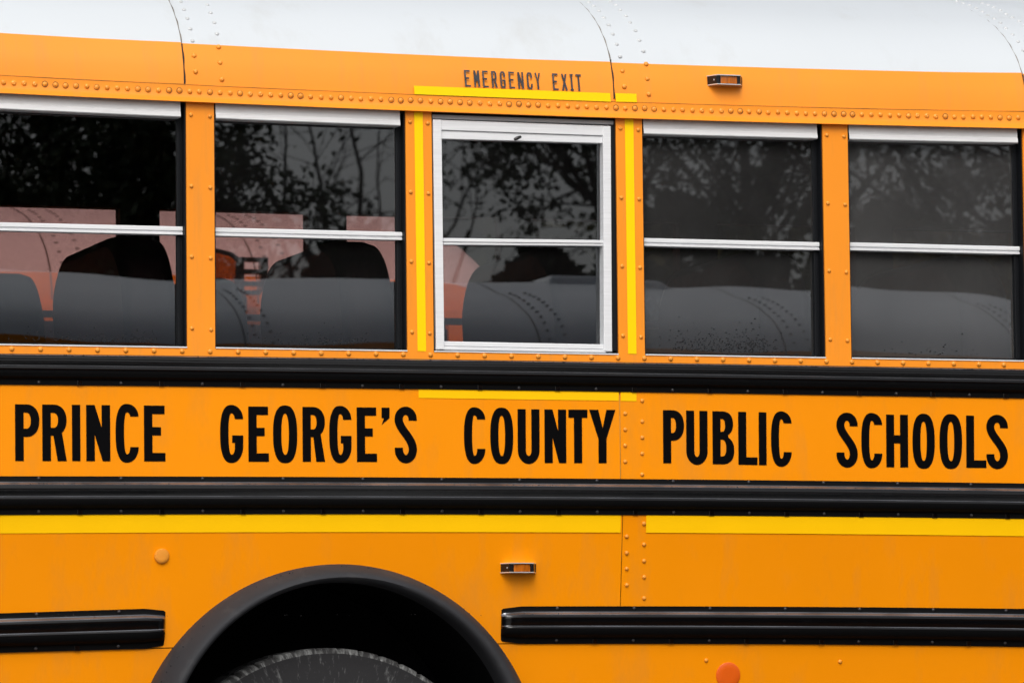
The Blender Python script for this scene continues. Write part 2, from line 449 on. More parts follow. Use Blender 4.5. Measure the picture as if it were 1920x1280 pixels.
P_IN = [(-0.725, -0.637), (-0.021, 0.064), (0.674, 0.762), (1.377, 1.464)]
PIL = [(-2.131, -2.043), (-1.428, -1.340)] + P_IN + [(2.078, 2.166), (2.78, 2.868)]
WIN = [(a[1], b[0]) for a, b in zip(PIL, PIL[1:])]
WIN = [(X0+0.04, PIL[0][0])] + WIN + [(PIL[-1][1], X1-0.04)]
zc = lambda z: (lambda x: z)

# --- roof: sheets between the seams, white above and orange below the paint edge
SEAMS = [-2.14, -0.740, 0.659, 2.085, 3.49]
edges = [X0] + SEAMS + [X1]
def roof_rows(xa, xb, zs_fn, off):
    xs = xs_between(xa, xb, 0.15); rows = []
    for j in range(len(zs_fn)):
        row = []
        for i, x in enumerate(xs):
            z = zs_fn[j](x); y = prof_y(z); n = prof_n(min(z, 3.40))
            row.append((x, y+n[0]*off(x), z+n[1]*off(x)))
        rows.append(row)
    return rows
cove_panels, roof_panels = [], []
for k, (xa, xb) in enumerate(zip(edges, edges[1:])):
    lap = 0.007 if k < len(edges)-2 else 0.0
    off = lambda x, xa=xa, xb=xb: 0.0045*max(0.0, (x-(xb-0.25))/0.25)
    zz = [Z['rail_top'], lambda x: 2.95, lambda x: 2.985, Z['paint']]
    mb = MB(); rr = roof_rows(xa, xb+lap, zz, off); mb.grid(rr)
    mb.add([r[-1] for r in rr]+[(r[-1][0], r[-1][1]+0.006, r[-1][2]-0.001) for r in rr], [(i, i+4, i+5, i+1) for i in range(3)])
    cove_panels.append(mb.build('cove_panel', M['orange_up'], bus, True, sharp=40))
    zz = [Z['paint']] + [(lambda x, z=z: z) for (_, z) in PROFILE[4:]]
    mb = MB(); rr = roof_rows(xa, xb+lap, zz, off)
    # far half of the roof is the mirror image
    mb.grid(rr)
    far = [[(p[0], W-p[1], p[2]) for p in r] for r in rr]
    mb.grid(far[::-1])
    mb.add([r[-1] for r in rr]+[(r[-1][0], r[-1][1]+0.004, r[-1][2]-0.005) for r in rr], [(i, i+len(rr), i+len(rr)+1, i+1) for i in range(len(rr)-1)])
    roof_panels.append(mb.build('roof_panel', M['white'], bus, True, sharp=40))
# far cove, closing the shell
mb = MB(); mb.grid([[(x, W-prof_y(z)-0.001, z) for x in (X0, X1)] for z in (2.80, 2.90, 2.95, 3.0, 3.03)])
mb.build('far_cove_panel', M['orange_up'], bus, True)
# seam sealant lines and the rivets beside them
for k, xs_ in enumerate(SEAMS[1:4]):
    par_w, par_o = roof_panels[k+2], cove_panels[k+2]
    arc = []
    z = 2.895
    prev = None; s_ = 0.0
    for i in range(600):
        z = 2.895+0.59*i/599
        y = prof_y(z)
        if prev: s_ += math.hypot(y-prev[0], z-prev[1])
        prev = (y, z); arc.append((s_, y, z))
    def arc_at(s):
        for a in arc:
            if a[0] >= s: return a
        return arc[-1]
    for (lo, hi, mt, par, w) in ((0.0, 0.133, 'seam_dark', cove_panels[k+1], 0.0052), (0.133, 0.95, 'seam', roof_panels[k+1], 0.0034)):
        rows = []
        s = lo
        while s <= hi:
            _, y, z = arc_at(s); n = prof_n(min(z, 3.38)); wob = 0.0012*sin(s*90+k)
            rows.append([(xs_+0.0085+dx*w+wob, y+n[0]*0.0025, z+n[1]*0.0025) for dx in (-0.8, 0, 0.8)]); s += 0.012
        mb = MB(); mb.grid(rows); mb.build('seam', M[mt], par, True)
    for cidx, (dx, s0) in enumerate(((0.047, 0.040), (0.128, 0.018))):
        s = s0; step = 0.053
        while s < 0.86:
            _, y, z = arc_at(s)
            n = prof_n(min(z, 3.38)); tilt = -math.atan2(n[1], -n[0])
            white = z > Z['paint'](xs_+dx)+0.002
            rivet(RIV_W if white else RIV, (xs_+dx+random.uniform(-0.002, 0.002), y, z), par_w if white else par_o, tilt=tilt)
            s += step*random.uniform(0.96, 1.04)

# --- rain rail with its row of rivets
mb = MB(); xs = xs_between(X0, X1, 0.12); rows = []
for (t, y) in ((0.0, 0.004), (0.0, -0.0035), (0.30, -0.0040), (0.62, -0.0055), (0.74, -0.009), (0.86, -0.0150), (0.95, -0.0195), (0.985, -0.0210), (1.0, -0.0200), (1.005, -0.015), (0.96, 0.0)):
    rows.append([(x, y, Z['rail_top'](x)+(Z['rain_bot'](x)-Z['rail_top'](x))*t) for x in xs])
mb.grid(rows[::-1])
rain = mb.build('rain_rail', M['orange_up'], bus, True, sharp=50)
x = at(11, 155.6, -0.004).x - 0.0325*42; pts = []
i = 0
while x < X1-0.03:
    z = Z['rain_rivet'](x)+random.uniform(-0.0012, 0.0012)
    xj = x+random.uniform(-0.0012, 0.0012)
    if VX0 < x < VX1: rivet(RIV_D if (i % 23) in (20, 21, 22) else (RIV_R if sin(i*0.55+1)+random.uniform(-0.5, 0.5) > 0.75 else (RIV_R2 if random.random() < 0.25 else RIV)), (xj, -0.0045, z), rain)
    elif x > X0+0.02: pts.append((xj, -0.0045, z))
    x += 0.0323; i += 1
extra_rivets(pts, 0.008, 0.006, M['rivet'], rain)
# dark grime line where the cove meets the rail
mb = MB(); rows = []
for dz in (0.0, 0.0022):
    rows.append([(x, -0.0044, Z['rail_top'](x)-0.0006-dz*(0.35+0.65*(0.5+0.5*sin(x*7.3)*sin(x*2.1+1)))) for x in xs_between(X0, X1, 0.03)])
mb.grid(rows); mb.build('seam', principled('grime line', (0.30, 0.13, 0.02), 0.8, var=0.6, var_scale=9), rain)

# --- window sill strip below the windows
sill = sheet(Z['r1_top'], Z['win_bot'], X0, X1).build('window_sill', M['orange_up'], bus)
pts = []
x = at(22, 653.3).x - 0.0883*16
while x < X1-0.03:
    z = Z['sill_rivet'](x)
    if VX0 < x < VX1: rivet(RIV, (x, 0.0, z), sill)
    elif x > X0+0.02: pts.append((x, 0.0, z))
    x += 0.0883
extra_rivets(pts, 0.008, 0.006, M['rivet'], sill)

# --- pillars between the windows
RIVET_Z = []
for py in (216, 349.5, 481.5, 615.5): RIVET_Z.append(at(376, py).z)
for k, (xa, xb) in enumerate(PIL):
    inside = 1 < k < 6
    mb = MB(); zt, zb = Z['rain_bot'], Z['win_bot']
    mb.grid([[(x, y, zb(x)+(zt(x)+0.012-zb(x))*j/4) for (x, y) in ((xa, 0.055), (xa, 0.0), ((xa+xb)/2, 0.0), (xb, 0.0), (xb, 0.055))] for j in range(5)])
    p = mb.build('window_pillar', M['orange_up'], bus, bevel=0.0)
    if inside or k in (1, 6):
        for z in RIVET_Z:
            zz = z+(Z['win_bot'](xa)-Z['win_bot'](-0.68))
            for fx in (0.17, 0.85):
                rivet(RIV_S, (xa+(xb-xa)*fx, 0.0, zz-0.003*(fx > 0.5)), p)
    if k in (3, 4):
        a, b = ((776.5, 213), (783, 658)) if k == 3 else ((1171.5, 224), (1177.5, 663))
        w = 16.0
        q = [at(b[0], b[1], -0.0015), at(b[0]+w, b[1]+0.3, -0.0015), at(a[0]+w, a[1]-3, -0.0015), at(a[0], a[1]-3, -0.0015)]
        mb = MB(); mb.add(q, [(0, 1, 2, 3)]); mb.build('reflective_tape', M['yellow_up'], p)
# end posts
for xa, xb in ((X0, X0+0.04), (X1-0.04, X1)):
    mb = MB(); mb.box(xa, xb, 0.0, 0.05, 2.06, 2.86); mb.build('end_post', M['orange_up'], bus)

# --- windows
def pane(name, x0, x1, z0, z1, y, mat, parent, seed, amp=0.00007, twist=0.0, tilt=0.0):
    rnd = random.Random(seed); ph = [rnd.uniform(0, 6.28) for _ in range(6)]
    nx, nz = 26, 20; rows = []
    for j in range(nz+1):
        v = j/nz; row = []
        for i in range(nx+1):
            u_ = i/nx
            xx, zz = (u_-0.5)*(x1-x0), (v-0.5)*(z1-z0)
            d = amp*(0.5*sin(2.6*u_*pi+ph[0])*cos(1.3*v*pi+ph[1])+0.25*sin(4.1*u_+2.4*v+ph[2]))
            d += twist*xx*zz + tilt*zz
            row.append((x0+(x1-x0)*u_, y+d, z0+(z1-z0)*v))
        rows.append(row)
    return MB().grid(rows).build(name, mat, parent, True)

def droplets(x0, x1, z0, y, n, parent, seed, hmax=0.05):
    rnd = random.Random(seed); mb = MB()
    cl = [(rnd.uniform(x0+0.05, x1-0.05), rnd.uniform(0.01, hmax)) for _ in range(9)]
    for _ in range(n):
        c = rnd.choice(cl)
        x = min(x1-0.012, max(x0+0.012, rnd.gauss(c[0], 0.035))); z = z0+0.008+abs(rnd.gauss(0, c[1]*0.9))
        r = rnd.uniform(0.0008, 0.0021); e = rnd.uniform(0.7, 1.5)
        mb.add([(x+r*e*cos(2*pi*i/6), y, z+r*sin(2*pi*i/6)) for i in range(6)]+[(x, y-r*0.5, z)], [(i, (i+1) % 6, 6) for i in range(6)])
    tag(mb.build('water_droplets', M['drop'], parent, True), kind='stuff')

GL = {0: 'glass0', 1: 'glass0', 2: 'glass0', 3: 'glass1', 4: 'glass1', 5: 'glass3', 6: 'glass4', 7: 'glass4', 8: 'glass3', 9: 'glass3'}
for k, (xa, xb) in enumerate(WIN):
    zt0 = Z['rain_bot']((xa+xb)/2)
    zb = lambda x: Z['win_bot'](x)
    exit_w = (k == 4)
    yd = 0.052
    # black rubber surround: jambs, bottom channel and the ring round the glass
    mb = MB()
    zlo, zhi = zb((xa+xb)/2), zt0
    slope_b = lambda x: zb(x)
    slope_t = lambda x: Z['rain_bot'](x)
    def ring(i_in, y0, y1):
        o_ = [(xa+0.0005, slope_b(xa)+0.004), (xb-0.0005, slope_b(xb)+0.004), (xb-0.0005, slope_t(xb)+0.01), (xa+0.0005, slope_t(xa)+0.01)]
        n_ = [(xa+i_in, slope_b(xa)+i_in), (xb-i_in, slope_b(xb)+i_in), (xb-i_in, slope_t(xb)-i_in), (xa+i_in, slope_t(xa)-i_in)]
        mb.add([(p[0], y0, p[1]) for p in o_]+[(p[0], y0, p[1]) for p in n_]+[(p[0], y1, p[1]) for p in n_],
               [(i, (i+1) % 4, 4+(i+1) % 4, 4+i) for i in range(4)]+[(4+i, 4+(i+1) % 4, 8+(i+1) % 4, 8+i) for i in range(4)])
    ring(0.0045, 0.006, yd)
    ring(0.012, yd-0.010, yd+0.012)
    w = mb.build('window', M['rubber'], bus)
    # bright lip along the bottom
    mb = MB(); xs = xs_between(xa+0.001, xb-0.001, 0.12)
    mb.grid([[(x, y, zb(x)+dz) for x in xs] for (y, dz) in ((0.004, -0.0005), (-0.003, 0.0), (-0.003, 0.0038), (0.012, 0.0045))])
    mb.build('sill_lip', M['alu'], w)
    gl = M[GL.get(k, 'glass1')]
    px_bar = {2: (430, 170), 3: (440, 580), 4: (454.5, 980), 5: (459, 1370), 6: (467, 1755)}.get(k, (450, 960))
    zbar = at(px_bar[1], px_bar[0], yd).z if 2 <= k <= 6 else at(960, 450, yd).z
    if not exit_w:
        # header rail under the rain rail
        ha, hb = xa+0.006, xb-0.017
        mb = MB(); hz = 0.050
        xs = xs_between(ha, hb, 0.12)
        prof = [(0.040, 0.014), (0.006, 0.014), (0.005, 0.0), (0.003, -0.032), (0.001, -0.033), (-0.001, -0.047), (0.002, -0.050), (0.045, -0.050)]
        mb.grid([[(x, y, slope_t(x)+0.004+dz) for x in xs] for (y, dz) in prof][::-1])
        mb.add([(hb, y, slope_t(hb)+0.004+dz) for (y, dz) in prof], [tuple(range(len(prof)))])
        hd = mb.build('header_rail', M['alu_header'], w, sharp=30)
        pa, pb = xa+0.010, xb-0.012
        tw = {2: (0.0035, 0.0), 3: (-0.0015, 0.0), 5: (0.0005, 0.0), 6: (0.0030, 0.0)}.get(k, (0, 0))
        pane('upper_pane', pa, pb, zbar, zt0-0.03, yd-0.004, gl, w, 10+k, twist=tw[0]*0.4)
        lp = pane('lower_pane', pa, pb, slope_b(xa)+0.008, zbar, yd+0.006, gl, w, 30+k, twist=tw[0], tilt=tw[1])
        # sash bar, two lines
        sl = (slope_b(xb)-slope_b(xa))/(xb-xa)*1.1
        sa, sb = xa+0.003, xb-0.006
        mb = MB(); prof = [(yd+0.005, 0.0125), (yd-0.022, 0.0125), (yd-0.026, 0.010), (yd-0.026, 0.0), (yd-0.020, -0.0025), (yd-0.020, -0.0045), (yd-0.025, -0.0065), (yd-0.025, -0.0125), (yd+0.004, -0.0135)]
        xs = xs_between(sa, sb, 0.2)
        mid = (sa+sb)/2
        mb.grid([[(x, y, zbar+dz+sl*(x-mid)) for x in xs] for (y, dz) in prof][::-1])
        mb.add([(sb, y, zbar+dz+sl*(sb-mid)) for (y, dz) in prof], [tuple(range(len(prof)))])
        mb.build('sash_bar', M['alu'], w, sharp=25)
        # black channel strip at the far jamb
        mb = MB(); mb.box(xb-0.020, xb-0.008, yd-0.012, yd+0.010, slope_b(xb)+0.01, zt0-0.045); mb.build('channel', M['rubber'], w, bevel=0.002)
        if 2 <= k <= 6:
            droplets(pa+0.05, pb-0.06, slope_b(xa)+0.012, yd+0.004, {2: 190, 3: 110, 5: 420, 6: 40}.get(k, 60), lp, 50+k, {5: 0.05}.get(k, 0.035))
    else:
        # the emergency exit: an aluminium frame of its own standing in the opening
        yf = -0.002
        def bar(pxq, y, depth, name, mat, par, bev=0.002):
            q = [at(a, b, y) for a, b in pxq]            # bl, br, tr, tl
            return MB().prism(q, (0, depth, 0)).build(name, mat, par, bevel=bev)
        bar([(809, 223), (1154, 234.5), (1154, 226), (809, 213.5)], 0.010, 0.03, 'header_rail', M['alu_dull'], w)
        fr = bar([(818, 655), (833.5, 655), (828, 224.5), (812, 224)], yf, 0.040, 'frame_stile', M['alu'], w)
        bar([(1132.5, 658), (1148, 659), (1145.5, 236.5), (1131, 236)], yf, 0.040, 'frame_stile', M['alu'], w)
        bar([(826.5, 244.0), (1133, 254.8), (1133, 236), (826.5, 225)], yf+0.004, 0.03, 'frame_top_rail', M['alu'], w)
        bar([(827, 260.5), (1133, 269), (1133, 255.6), (827, 244.8)], yf+0.009, 0.03, 'frame_top_rail', M['alu'], w)
        bar([(832, 648.5), (1135, 654.5), (1135, 645.5), (832, 639.5)], yf+0.008, 0.03, 'frame_bottom_rail', M['alu'], w)
        bar([(832, 655.5), (1137, 661), (1137, 655.3), (832, 649.3)], yf+0.003, 0.03, 'frame_bottom_rail', M['alu'], w)
        bar([(831, 453.2), (1137, 456.0), (1137, 450.3), (831, 446.2)], yf+0.006, 0.026, 'sash_bar', M['alu'], w, 0.001)
        bar([(831, 458.6), (1137, 461.0), (1137, 456.8), (831, 454.0)], yf+0.009, 0.026, 'sash_bar', M['alu'], w, 0.001)
        kb = at(969, 260.5, yf)
        mb = MB(); mb.tube([(kb.x-0.012, yf-0.010, kb.z-0.004), (kb.x-0.004, yf-0.012, kb.z), (kb.x+0.010, yf-0.010, kb.z+0.006)], [0.004, 0.006, 0.004], 8)
        mb.build('rubber_bumper', M['black_plastic'], w, True)
        a, b = at(826, 455, 0.03).x, at(1139, 455, 0.03).x
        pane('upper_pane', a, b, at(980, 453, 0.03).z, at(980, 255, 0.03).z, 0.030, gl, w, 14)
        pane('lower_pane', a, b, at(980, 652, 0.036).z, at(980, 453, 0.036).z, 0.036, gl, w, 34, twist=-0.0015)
        mb = MB(); mb.box(xb-0.020, xb-0.004, 0.004, 0.05, slope_b(xb)+0.012, slope_t(xb)-0.02); mb.build('channel', M['rubber'], w, bevel=0.002)

# --- side panels
band_l = sheet(Z['r2_top'], Z['r1_bot'], X0, at(1162, 820).x, step=0.15, rows=3).build('lettering_panel', M['orange'], bus)
band_r = sheet(Z['r2_top'], Z['r1_bot'], at(1162, 820).x+0.0025, X1, y=0.0, step=0.15, rows=3).build('lettering_panel', M['orange'], bus)
mb = MB(); q = [at(1161.4, 900, 0.004), at(1163.8, 900, 0.004), at(1162.6, 730, 0.004), at(1160.2, 730, 0.004)]
mb.add(q, [(0, 1, 2, 3)]); mb.build('seam', principled('pale sealant', (0.70, 0.36, 0.09), 0.6, var=0.2, var_scale=30), band_r)
skirt_z = line([(270, 1214.5), (980, 1205.5), (1920, 1211)])
AC, AR = (-0.248, 0.774), 0.645                    # wheel opening
def arch_cut_sheet(zlo, zhi, xa, xb, y=0.0):
    mb = MB(); xs = sorted(set([round(v, 4) for v in xs_between(xa, xb, 0.04)]+[round(AC[0]+s*(AR-0.03)*cos(t*pi/40), 4) for t in range(0, 21) for s in (-1, 1)]))
    xs = [xa]+[v for v in xs if xa+0.001 < v < xb-0.001]+[xb]
    rows = [[], []]
    for v in xs:
        lo = zlo(v); d = (AR-0.03)**2-(v-AC[0])**2
        if d > 0: lo = max(lo, AC[1]+math.sqrt(d))
        lo = min(lo, zhi(v)-0.0001)
        rows[0].append((v, y+lean(lo), lo)); rows[1].append((v, y+lean(zhi(v)), zhi(v)))
    return mb.grid(rows)
xj = atl(1165, 1050).x
def keep(f):   # drops faces with no height
    f.f = [q for q in f.f if max(abs(f.v[q[0]][2]-f.v[q[3]][2]), abs(f.v[q[1]][2]-f.v[q[2]][2])) > 0.0005]; f.mi = [0]*len(f.f); return f
low_l = keep(arch_cut_sheet(lambda x: skirt_z(x)+0.001, lambda x: Z['r2_bot'](x), X0, xj)).build('lower_panel', M['orange'], bus)
low_r = sheet(lambda x: skirt_z(x)+0.001, lambda x: Z['r2_bot'](x), xj+0.0015, X1, y=-0.0012, step=0.15, rows=3).build('lower_panel', M['orange'], bus)
sk = keep(arch_cut_sheet(lambda x: 0.62, lambda x: skirt_z(x)-0.002, X0, X1, y=0.002)).build('skirt_panel', M['orange'], bus)
for (xa, xb) in ((X0+0.02, AC[0]-AR+0.02), (AC[0]+AR-0.02, X1-0.02)):
    b_ = MB(); b_.box(xa, xb, 0.070, 0.074, 1.15, 1.23); b_.build('panel_backing', M['seam_dark'], bus)
# rivets of the joint
for (px, py) in [(1172, y) for y in (775, 805, 835, 865)]+[(1204, y) for y in (751, 789.7, 820, 850, 889)]:
    rivet(RIV_S, at(px, py), band_r)
for (px, py) in [(1175, 940+y/3) for y in (195, 288, 377, 468)]+[(1207.5, 940+y/3) for y in (123, 240, 333, 423, 542)]:
    rivet(RIV_S, atl(px, py, -0.0012), low_r)
for (px, py) in [(1324, 1237), (1575, 1239.5)]:
    rivet(RIV_S, atl(px, py, 0.002), sk)
# reflective tapes
def tape(pq, Y, parent, mat='yellow', roof=False):
    if roof: q = [on_roof(a, b, 0.0018) for a, b in pq]
    else: q = [at(a, b, Y) for a, b in pq]
    return MB().add(q, [tuple(range(len(q)))]).build('reflective_tape', M[mat], parent)
tape([(785, 745.7), (1160, 751), (1160, 730), (785, 724)], -0.0015, band_l)
tape([(1164, 751.5), (1193.5, 751.8), (1193.5, 731), (1164, 730)], -0.0015, band_r)
def long_tape(xa, xb, y, parent):
    xs = xs_between(xa, xb, 0.15)
    MB().grid([[(x, y+lean(Z['tape_bot'](x)), Z['tape_bot'](x)) for x in xs], [(x, y+lean(Z['r2_bot'](x)), Z['r2_bot'](x)+0.003) for x in xs]]).build('reflective_tape', M['yellow'], parent)
long_tape(X0, at(1164, 985).x, -0.0018, low_l)
long_tape(at(1211.5, 985).x, X1, -0.0030, low_r)
# tapes above the emergency exit follow the cove
def roof_strip(p0, p1, h, parent, mat, n=8):
    top = [on_roof(p0[0]+(p1[0]-p0[0])*i/n, p0[1]+(p1[1]-p0[1])*i/n, 0.0065) for i in range(n+1)]
    bot = [on_roof(p0[0]+1+(p1[0]-p0[0])*i/n, p0[1]+h+(p1[1]-p0[1])*i/n, 0.0065) for i in range(n+1)]
    MB().grid([bot, top]).build('reflective_tape', M[mat], parent)
roof_strip((775, 162), (1143, 176), 15.5, cove_panels[2], 'yellow_up')
roof_strip((1152.5, 176), (1192, 177), 15.5, cove_panels[3], 'yellow_up', 2)
# round plug, orange reflector
pc = atl(303, 1042)
mb = MB(); rows = [[(pc.x+r*cos(2*pi*i/24), lean(pc.z+r*sin(2*pi*i/24))+y, pc.z+r*sin(2*pi*i/24)) for i in range(24)] for (r, y) in ((0.0232, 0.0), (0.0232, -0.004), (0.021, -0.0075), (0.012, -0.0088), (0.001, -0.0088))]
mb.grid(rows, 0, True); mb.build('round_plug', M['rivet'], low_l, True, sharp=50)
pc = atl(1365, 1265, 0.002)
mb = MB(); rows = [[(pc.x+r*cos(2*pi*i/32), lean(pc.z+r*sin(2*pi*i/32))+0.002+y, pc.z+r*sin(2*pi*i/32)) for i in range(32)] for (r, y) in ((0.0405, 0.002), (0.0405, -0.003), (0.0395, -0.0036), (0.02, -0.0037), (0.001, -0.0037))]
mb.grid(rows, 0, True); mb.build('reflector', M['reflector'], sk, True, sharp=50)

# --- rub rails
RAIL = [(0.0, 0.0), (0.0, -0.0045), (0.10, -0.0050), (0.145, -0.0075), (0.20, -0.0155), (0.235, -0.0205), (0.27, -0.0228), (0.34, -0.0240), (0.510, -0.0225), (0.525, -0.0230),
        (0.550, -0.0266), (0.580, -0.0290), (0.61, -0.0294), (0.74, -0.0262), (0.80, -0.0205), (0.845, -0.0085), (0.87, -0.0055), (1.0, -0.0045), (1.0, 0.0)]
RAIL1 = [(0.0, 0.0), (0.0, -0.0060), (0.02, -0.0100), (0.055, -0.0145), (0.09, -0.0175), (0.13, -0.0186), (0.17, -0.0184), (0.21, -0.0190), (0.26, -0.0194), (0.36, -0.0186), (0.380, -0.0190),
         (0.405, -0.0230), (0.438, -0.0262), (0.47, -0.0268), (0.50, -0.0270), (0.62, -0.0245), (0.74, -0.0195), (0.80, -0.0100), (0.84, -0.0060), (1.0, -0.0045), (1.0, 0.0)]
def merged(mb):
    idx, nv, mp = {}, [], []
    for v in mb.v:
        k = (round(v[0], 6), round(v[1], 6), round(v[2], 6))
        if k not in idx: idx[k] = len(nv); nv.append(v)
        mp.append(idx[k])
    mb.v = nv; mb.f = [tuple(mp[i] for i in f) for f in mb.f]
    return mb
def rail(ztop, zbot, xa, xb, profile, end_l=False, end_r=False, wave=0.0, tabs=True, top_screws=False, phase=0.0):
    mb = MB(); xs = xs_between(xa, xb, 0.05)
    if end_l: xs = [xa, xa+0.006, xa+0.014, xa+0.03, xa+0.065, xa+0.10]+[v for v in xs if v > xa+0.11]
    if end_r: xs = [v for v in xs if v < xb-0.11]+[xb-0.10, xb-0.065, xb-0.03, xb-0.014, xb-0.006, xb]
    rows = []
    for (t, y) in profile:
        row = []
        for x in xs:
            e = 1.0; sq = 0.0
            dl = (x-xa) if end_l else 9; dr = (xb-x) if end_r else 9
            d = min(dl, dr)
            if d < 0.03: e = (0.15+0.85*min(1.0, math.sqrt(max(0.0, d/0.022))))
            if d < 0.065: sq = 0.11*(1-d/0.065) + (0.05 if d < 0.006 else 0.0)
            h = zbot(x)-ztop(x); tt = 0.5+(t-0.5)*(1-sq*1.2)
            wv = wave*0.012*sin(x*9+t*6)*sin(pi*t) if 0.08 < t < 0.36 else 0.0
            row.append((x, y*e+lean(ztop(x)+h*t), ztop(x)+h*(tt+wv)))
        rows.append(row)
    rows_r, prof_r = rows[::-1], profile[::-1]
    for a_ in range(len(rows_r)-1):
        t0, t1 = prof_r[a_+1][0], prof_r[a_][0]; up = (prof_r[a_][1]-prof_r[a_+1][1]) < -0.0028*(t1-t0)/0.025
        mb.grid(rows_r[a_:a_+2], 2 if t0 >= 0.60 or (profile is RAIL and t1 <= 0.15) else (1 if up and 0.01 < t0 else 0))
    n = len(profile)
    for x_i in ((0,) if end_l else ())+((-1,) if end_r else ()):
        mb.add([r[x_i] for r in rows], [tuple(range(n))])
    o = merged(mb).build('rub_rail', [M['black'], M['edge_highlight'], M['black_matte']], bus, True, sharp=35)
    x = xa+0.02+phase; i = 0
    h = lambda x: zbot(x)-ztop(x)
    while x < xb-0.02:
        if VX0 < x < VX1:
            if i % 2 == 0:
                rivet(SCREW, (x, -0.005+lean(ztop(x)+0.915*h(x)), ztop(x)+0.915*h(x)), o, 'screw')
                if top_screws: rivet(SCREW, (x, -0.0045+lean(ztop(x)), ztop(x)+0.055*h(x)), o, 'screw')
            elif tabs:
                z = ztop(x)+0.93*h(x)
                yl = lean(z); zb0 = zbot(x); b = MB(); b.box(x-0.009, x+0.009, yl-0.0072, yl-0.003, zb0-0.0012, zb0+0.016); b.build('drain_tab', M['black'], o, bevel=0.002)
        x += 0.1275; i += 1
    return o
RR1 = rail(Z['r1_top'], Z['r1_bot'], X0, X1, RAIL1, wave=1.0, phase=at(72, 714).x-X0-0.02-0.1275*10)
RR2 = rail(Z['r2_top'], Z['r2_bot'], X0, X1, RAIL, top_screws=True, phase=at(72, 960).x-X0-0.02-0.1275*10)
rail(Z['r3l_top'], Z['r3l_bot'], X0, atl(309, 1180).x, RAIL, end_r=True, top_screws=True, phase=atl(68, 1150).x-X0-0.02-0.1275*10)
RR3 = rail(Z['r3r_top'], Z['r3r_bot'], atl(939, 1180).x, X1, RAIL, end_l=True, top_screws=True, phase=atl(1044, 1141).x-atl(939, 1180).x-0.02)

def rail_drops(ztop, t0, t1, y, n, seed, parent):
    rnd = random.Random(seed); mb = MB()
    for _ in range(n):
        x = rnd.uniform(VX0, VX1) if rnd.random() < 0.5 else rnd.gauss(rnd.choice((-1.1, -0.3, 0.4, 1.2, 1.9)), 0.12)
        z = ztop(x)-0.1*rnd.uniform(t0, t1); r = rnd.uniform(0.0010, 0.0022); yy = y+lean(z)
        mb.add([(x+r*cos(2*pi*i/6), yy+0.001, z+r*sin(2*pi*i/6)) for i in range(6)]+[(x, yy-r*0.8, z)], [(i, (i+1) % 6, 6) for i in range(6)])
    tag(mb.build('water_droplets', M['drop_rail'], parent, True), kind='stuff')
rail_drops(Z['r1_top'], 0.03, 0.10, -0.0165, 260, 5, RR1)
rail_drops(Z['r2_top'], 0.22, 0.30, -0.0190, 160, 6, RR2)
rail_drops(Z['r3r_top'], 0.22, 0.30, -0.0190, 70, 8, RR3)
# --- marker lamps
def marker(c, s=1.0):
    # trapezoid seen from above, c is the middle of its base
    w2, f2, d, h = 0.062*s, 0.036*s, 0.041*s, 0.0165*s
    plan = [(-w2, 0.0), (-f2-0.004, -d), (f2+0.004, -d), (w2, 0.0)]
    mb = MB()
    for (za, zb) in ((h-0.003, h), (-h, -h+0.003)):
        mb.prism([(c.x+px, c.y+py, c.z+za) for px, py in plan], (0, 0, zb-za), 0)
    mb.prism([(c.x-w2*0.97, c.y-0.004, c.z-h*0.9), (c.x+w2*0.97, c.y-0.004, c.z-h*0.9), (c.x+w2*0.97, c.y-0.004, c.z+h*0.9), (c.x-w2*0.97, c.y-0.004, c.z+h*0.9)], (0, 0.004, 0), 1)
    # dark sloping cheeks
    for sgn in (-1, 1):
        mb.prism([(c.x+sgn*w2*0.96, c.y-0.002, c.z-h+0.003), (c.x+sgn*(f2+0.006), c.y-d*0.86, c.z-h+0.003), (c.x+sgn*(f2-0.006), c.y-d*0.86, c.z-h+0.003), (c.x+sgn*w2*0.7, c.y-0.002, c.z-h+0.003)], (0, 0, 2*h-0.006), 1)
    o = mb.build('marker_lamp', [M['chrome'], M['black_plastic']], bus)
    lens = MB(); n = 12
    lens.grid([[(c.x-0.026*s+(0.062*s)*i/n, c.y-d*(0.80+0.06*sin(pi*i/n)+0.015*(i % 2)), c.z+zz) for i in range(n+1)] for zz in (-h*0.72, -h*0.35, h*0.35, h*0.72)])
    lens.build('lens', M['amber'], o, True)
    place('screw', dome_mesh('screw', 0.0042, 0.003, M['chrome'], seg=8), (c.x-0.044*s, c.y-d*0.62, c.z), o)
    return o
c1 = atl(971.5, 1064.5, -0.0005)
marker(c1, 0.95)
c2 = on_roof(1358, 153); marker(Vector((c2.x, c2.y-0.002, c2.z)), 0.98)

# --- wheel opening, flare and wheel
mb = MB(); rows = []
OUT_C, OUT_R, IN_C, IN_R = (-0.248, 0.774), 0.650, (-0.250, 0.805), 0.562
N = 72
for (t, y) in ((0.0, 0.06), (0.0, -0.006), (0.06, -0.022), (0.16, -0.042), (0.30, -0.062), (0.46, -0.083), (0.62, -0.096), (0.76, -0.099), (0.88, -0.093), (0.96, -0.082), (1.0, -0.066), (1.01, -0.04), (1.01, 0.0)):
    row = []
    for i in range(N+1):
        a = radians(-14)+(pi+radians(28))*i/N
        cx = OUT_C[0]+(IN_C[0]-OUT_C[0])*t; cz = OUT_C[1]+(IN_C[1]-OUT_C[1])*t; r = OUT_R+(IN_R-OUT_R)*t
        row.append((cx+r*cos(a), y, cz+r*sin(a)))
    rows.append(row)
mb.grid(rows); flare = mb.build('wheel_flare', M['fender'], bus, True, sharp=60)
rnd = random.Random(3); mb = MB()
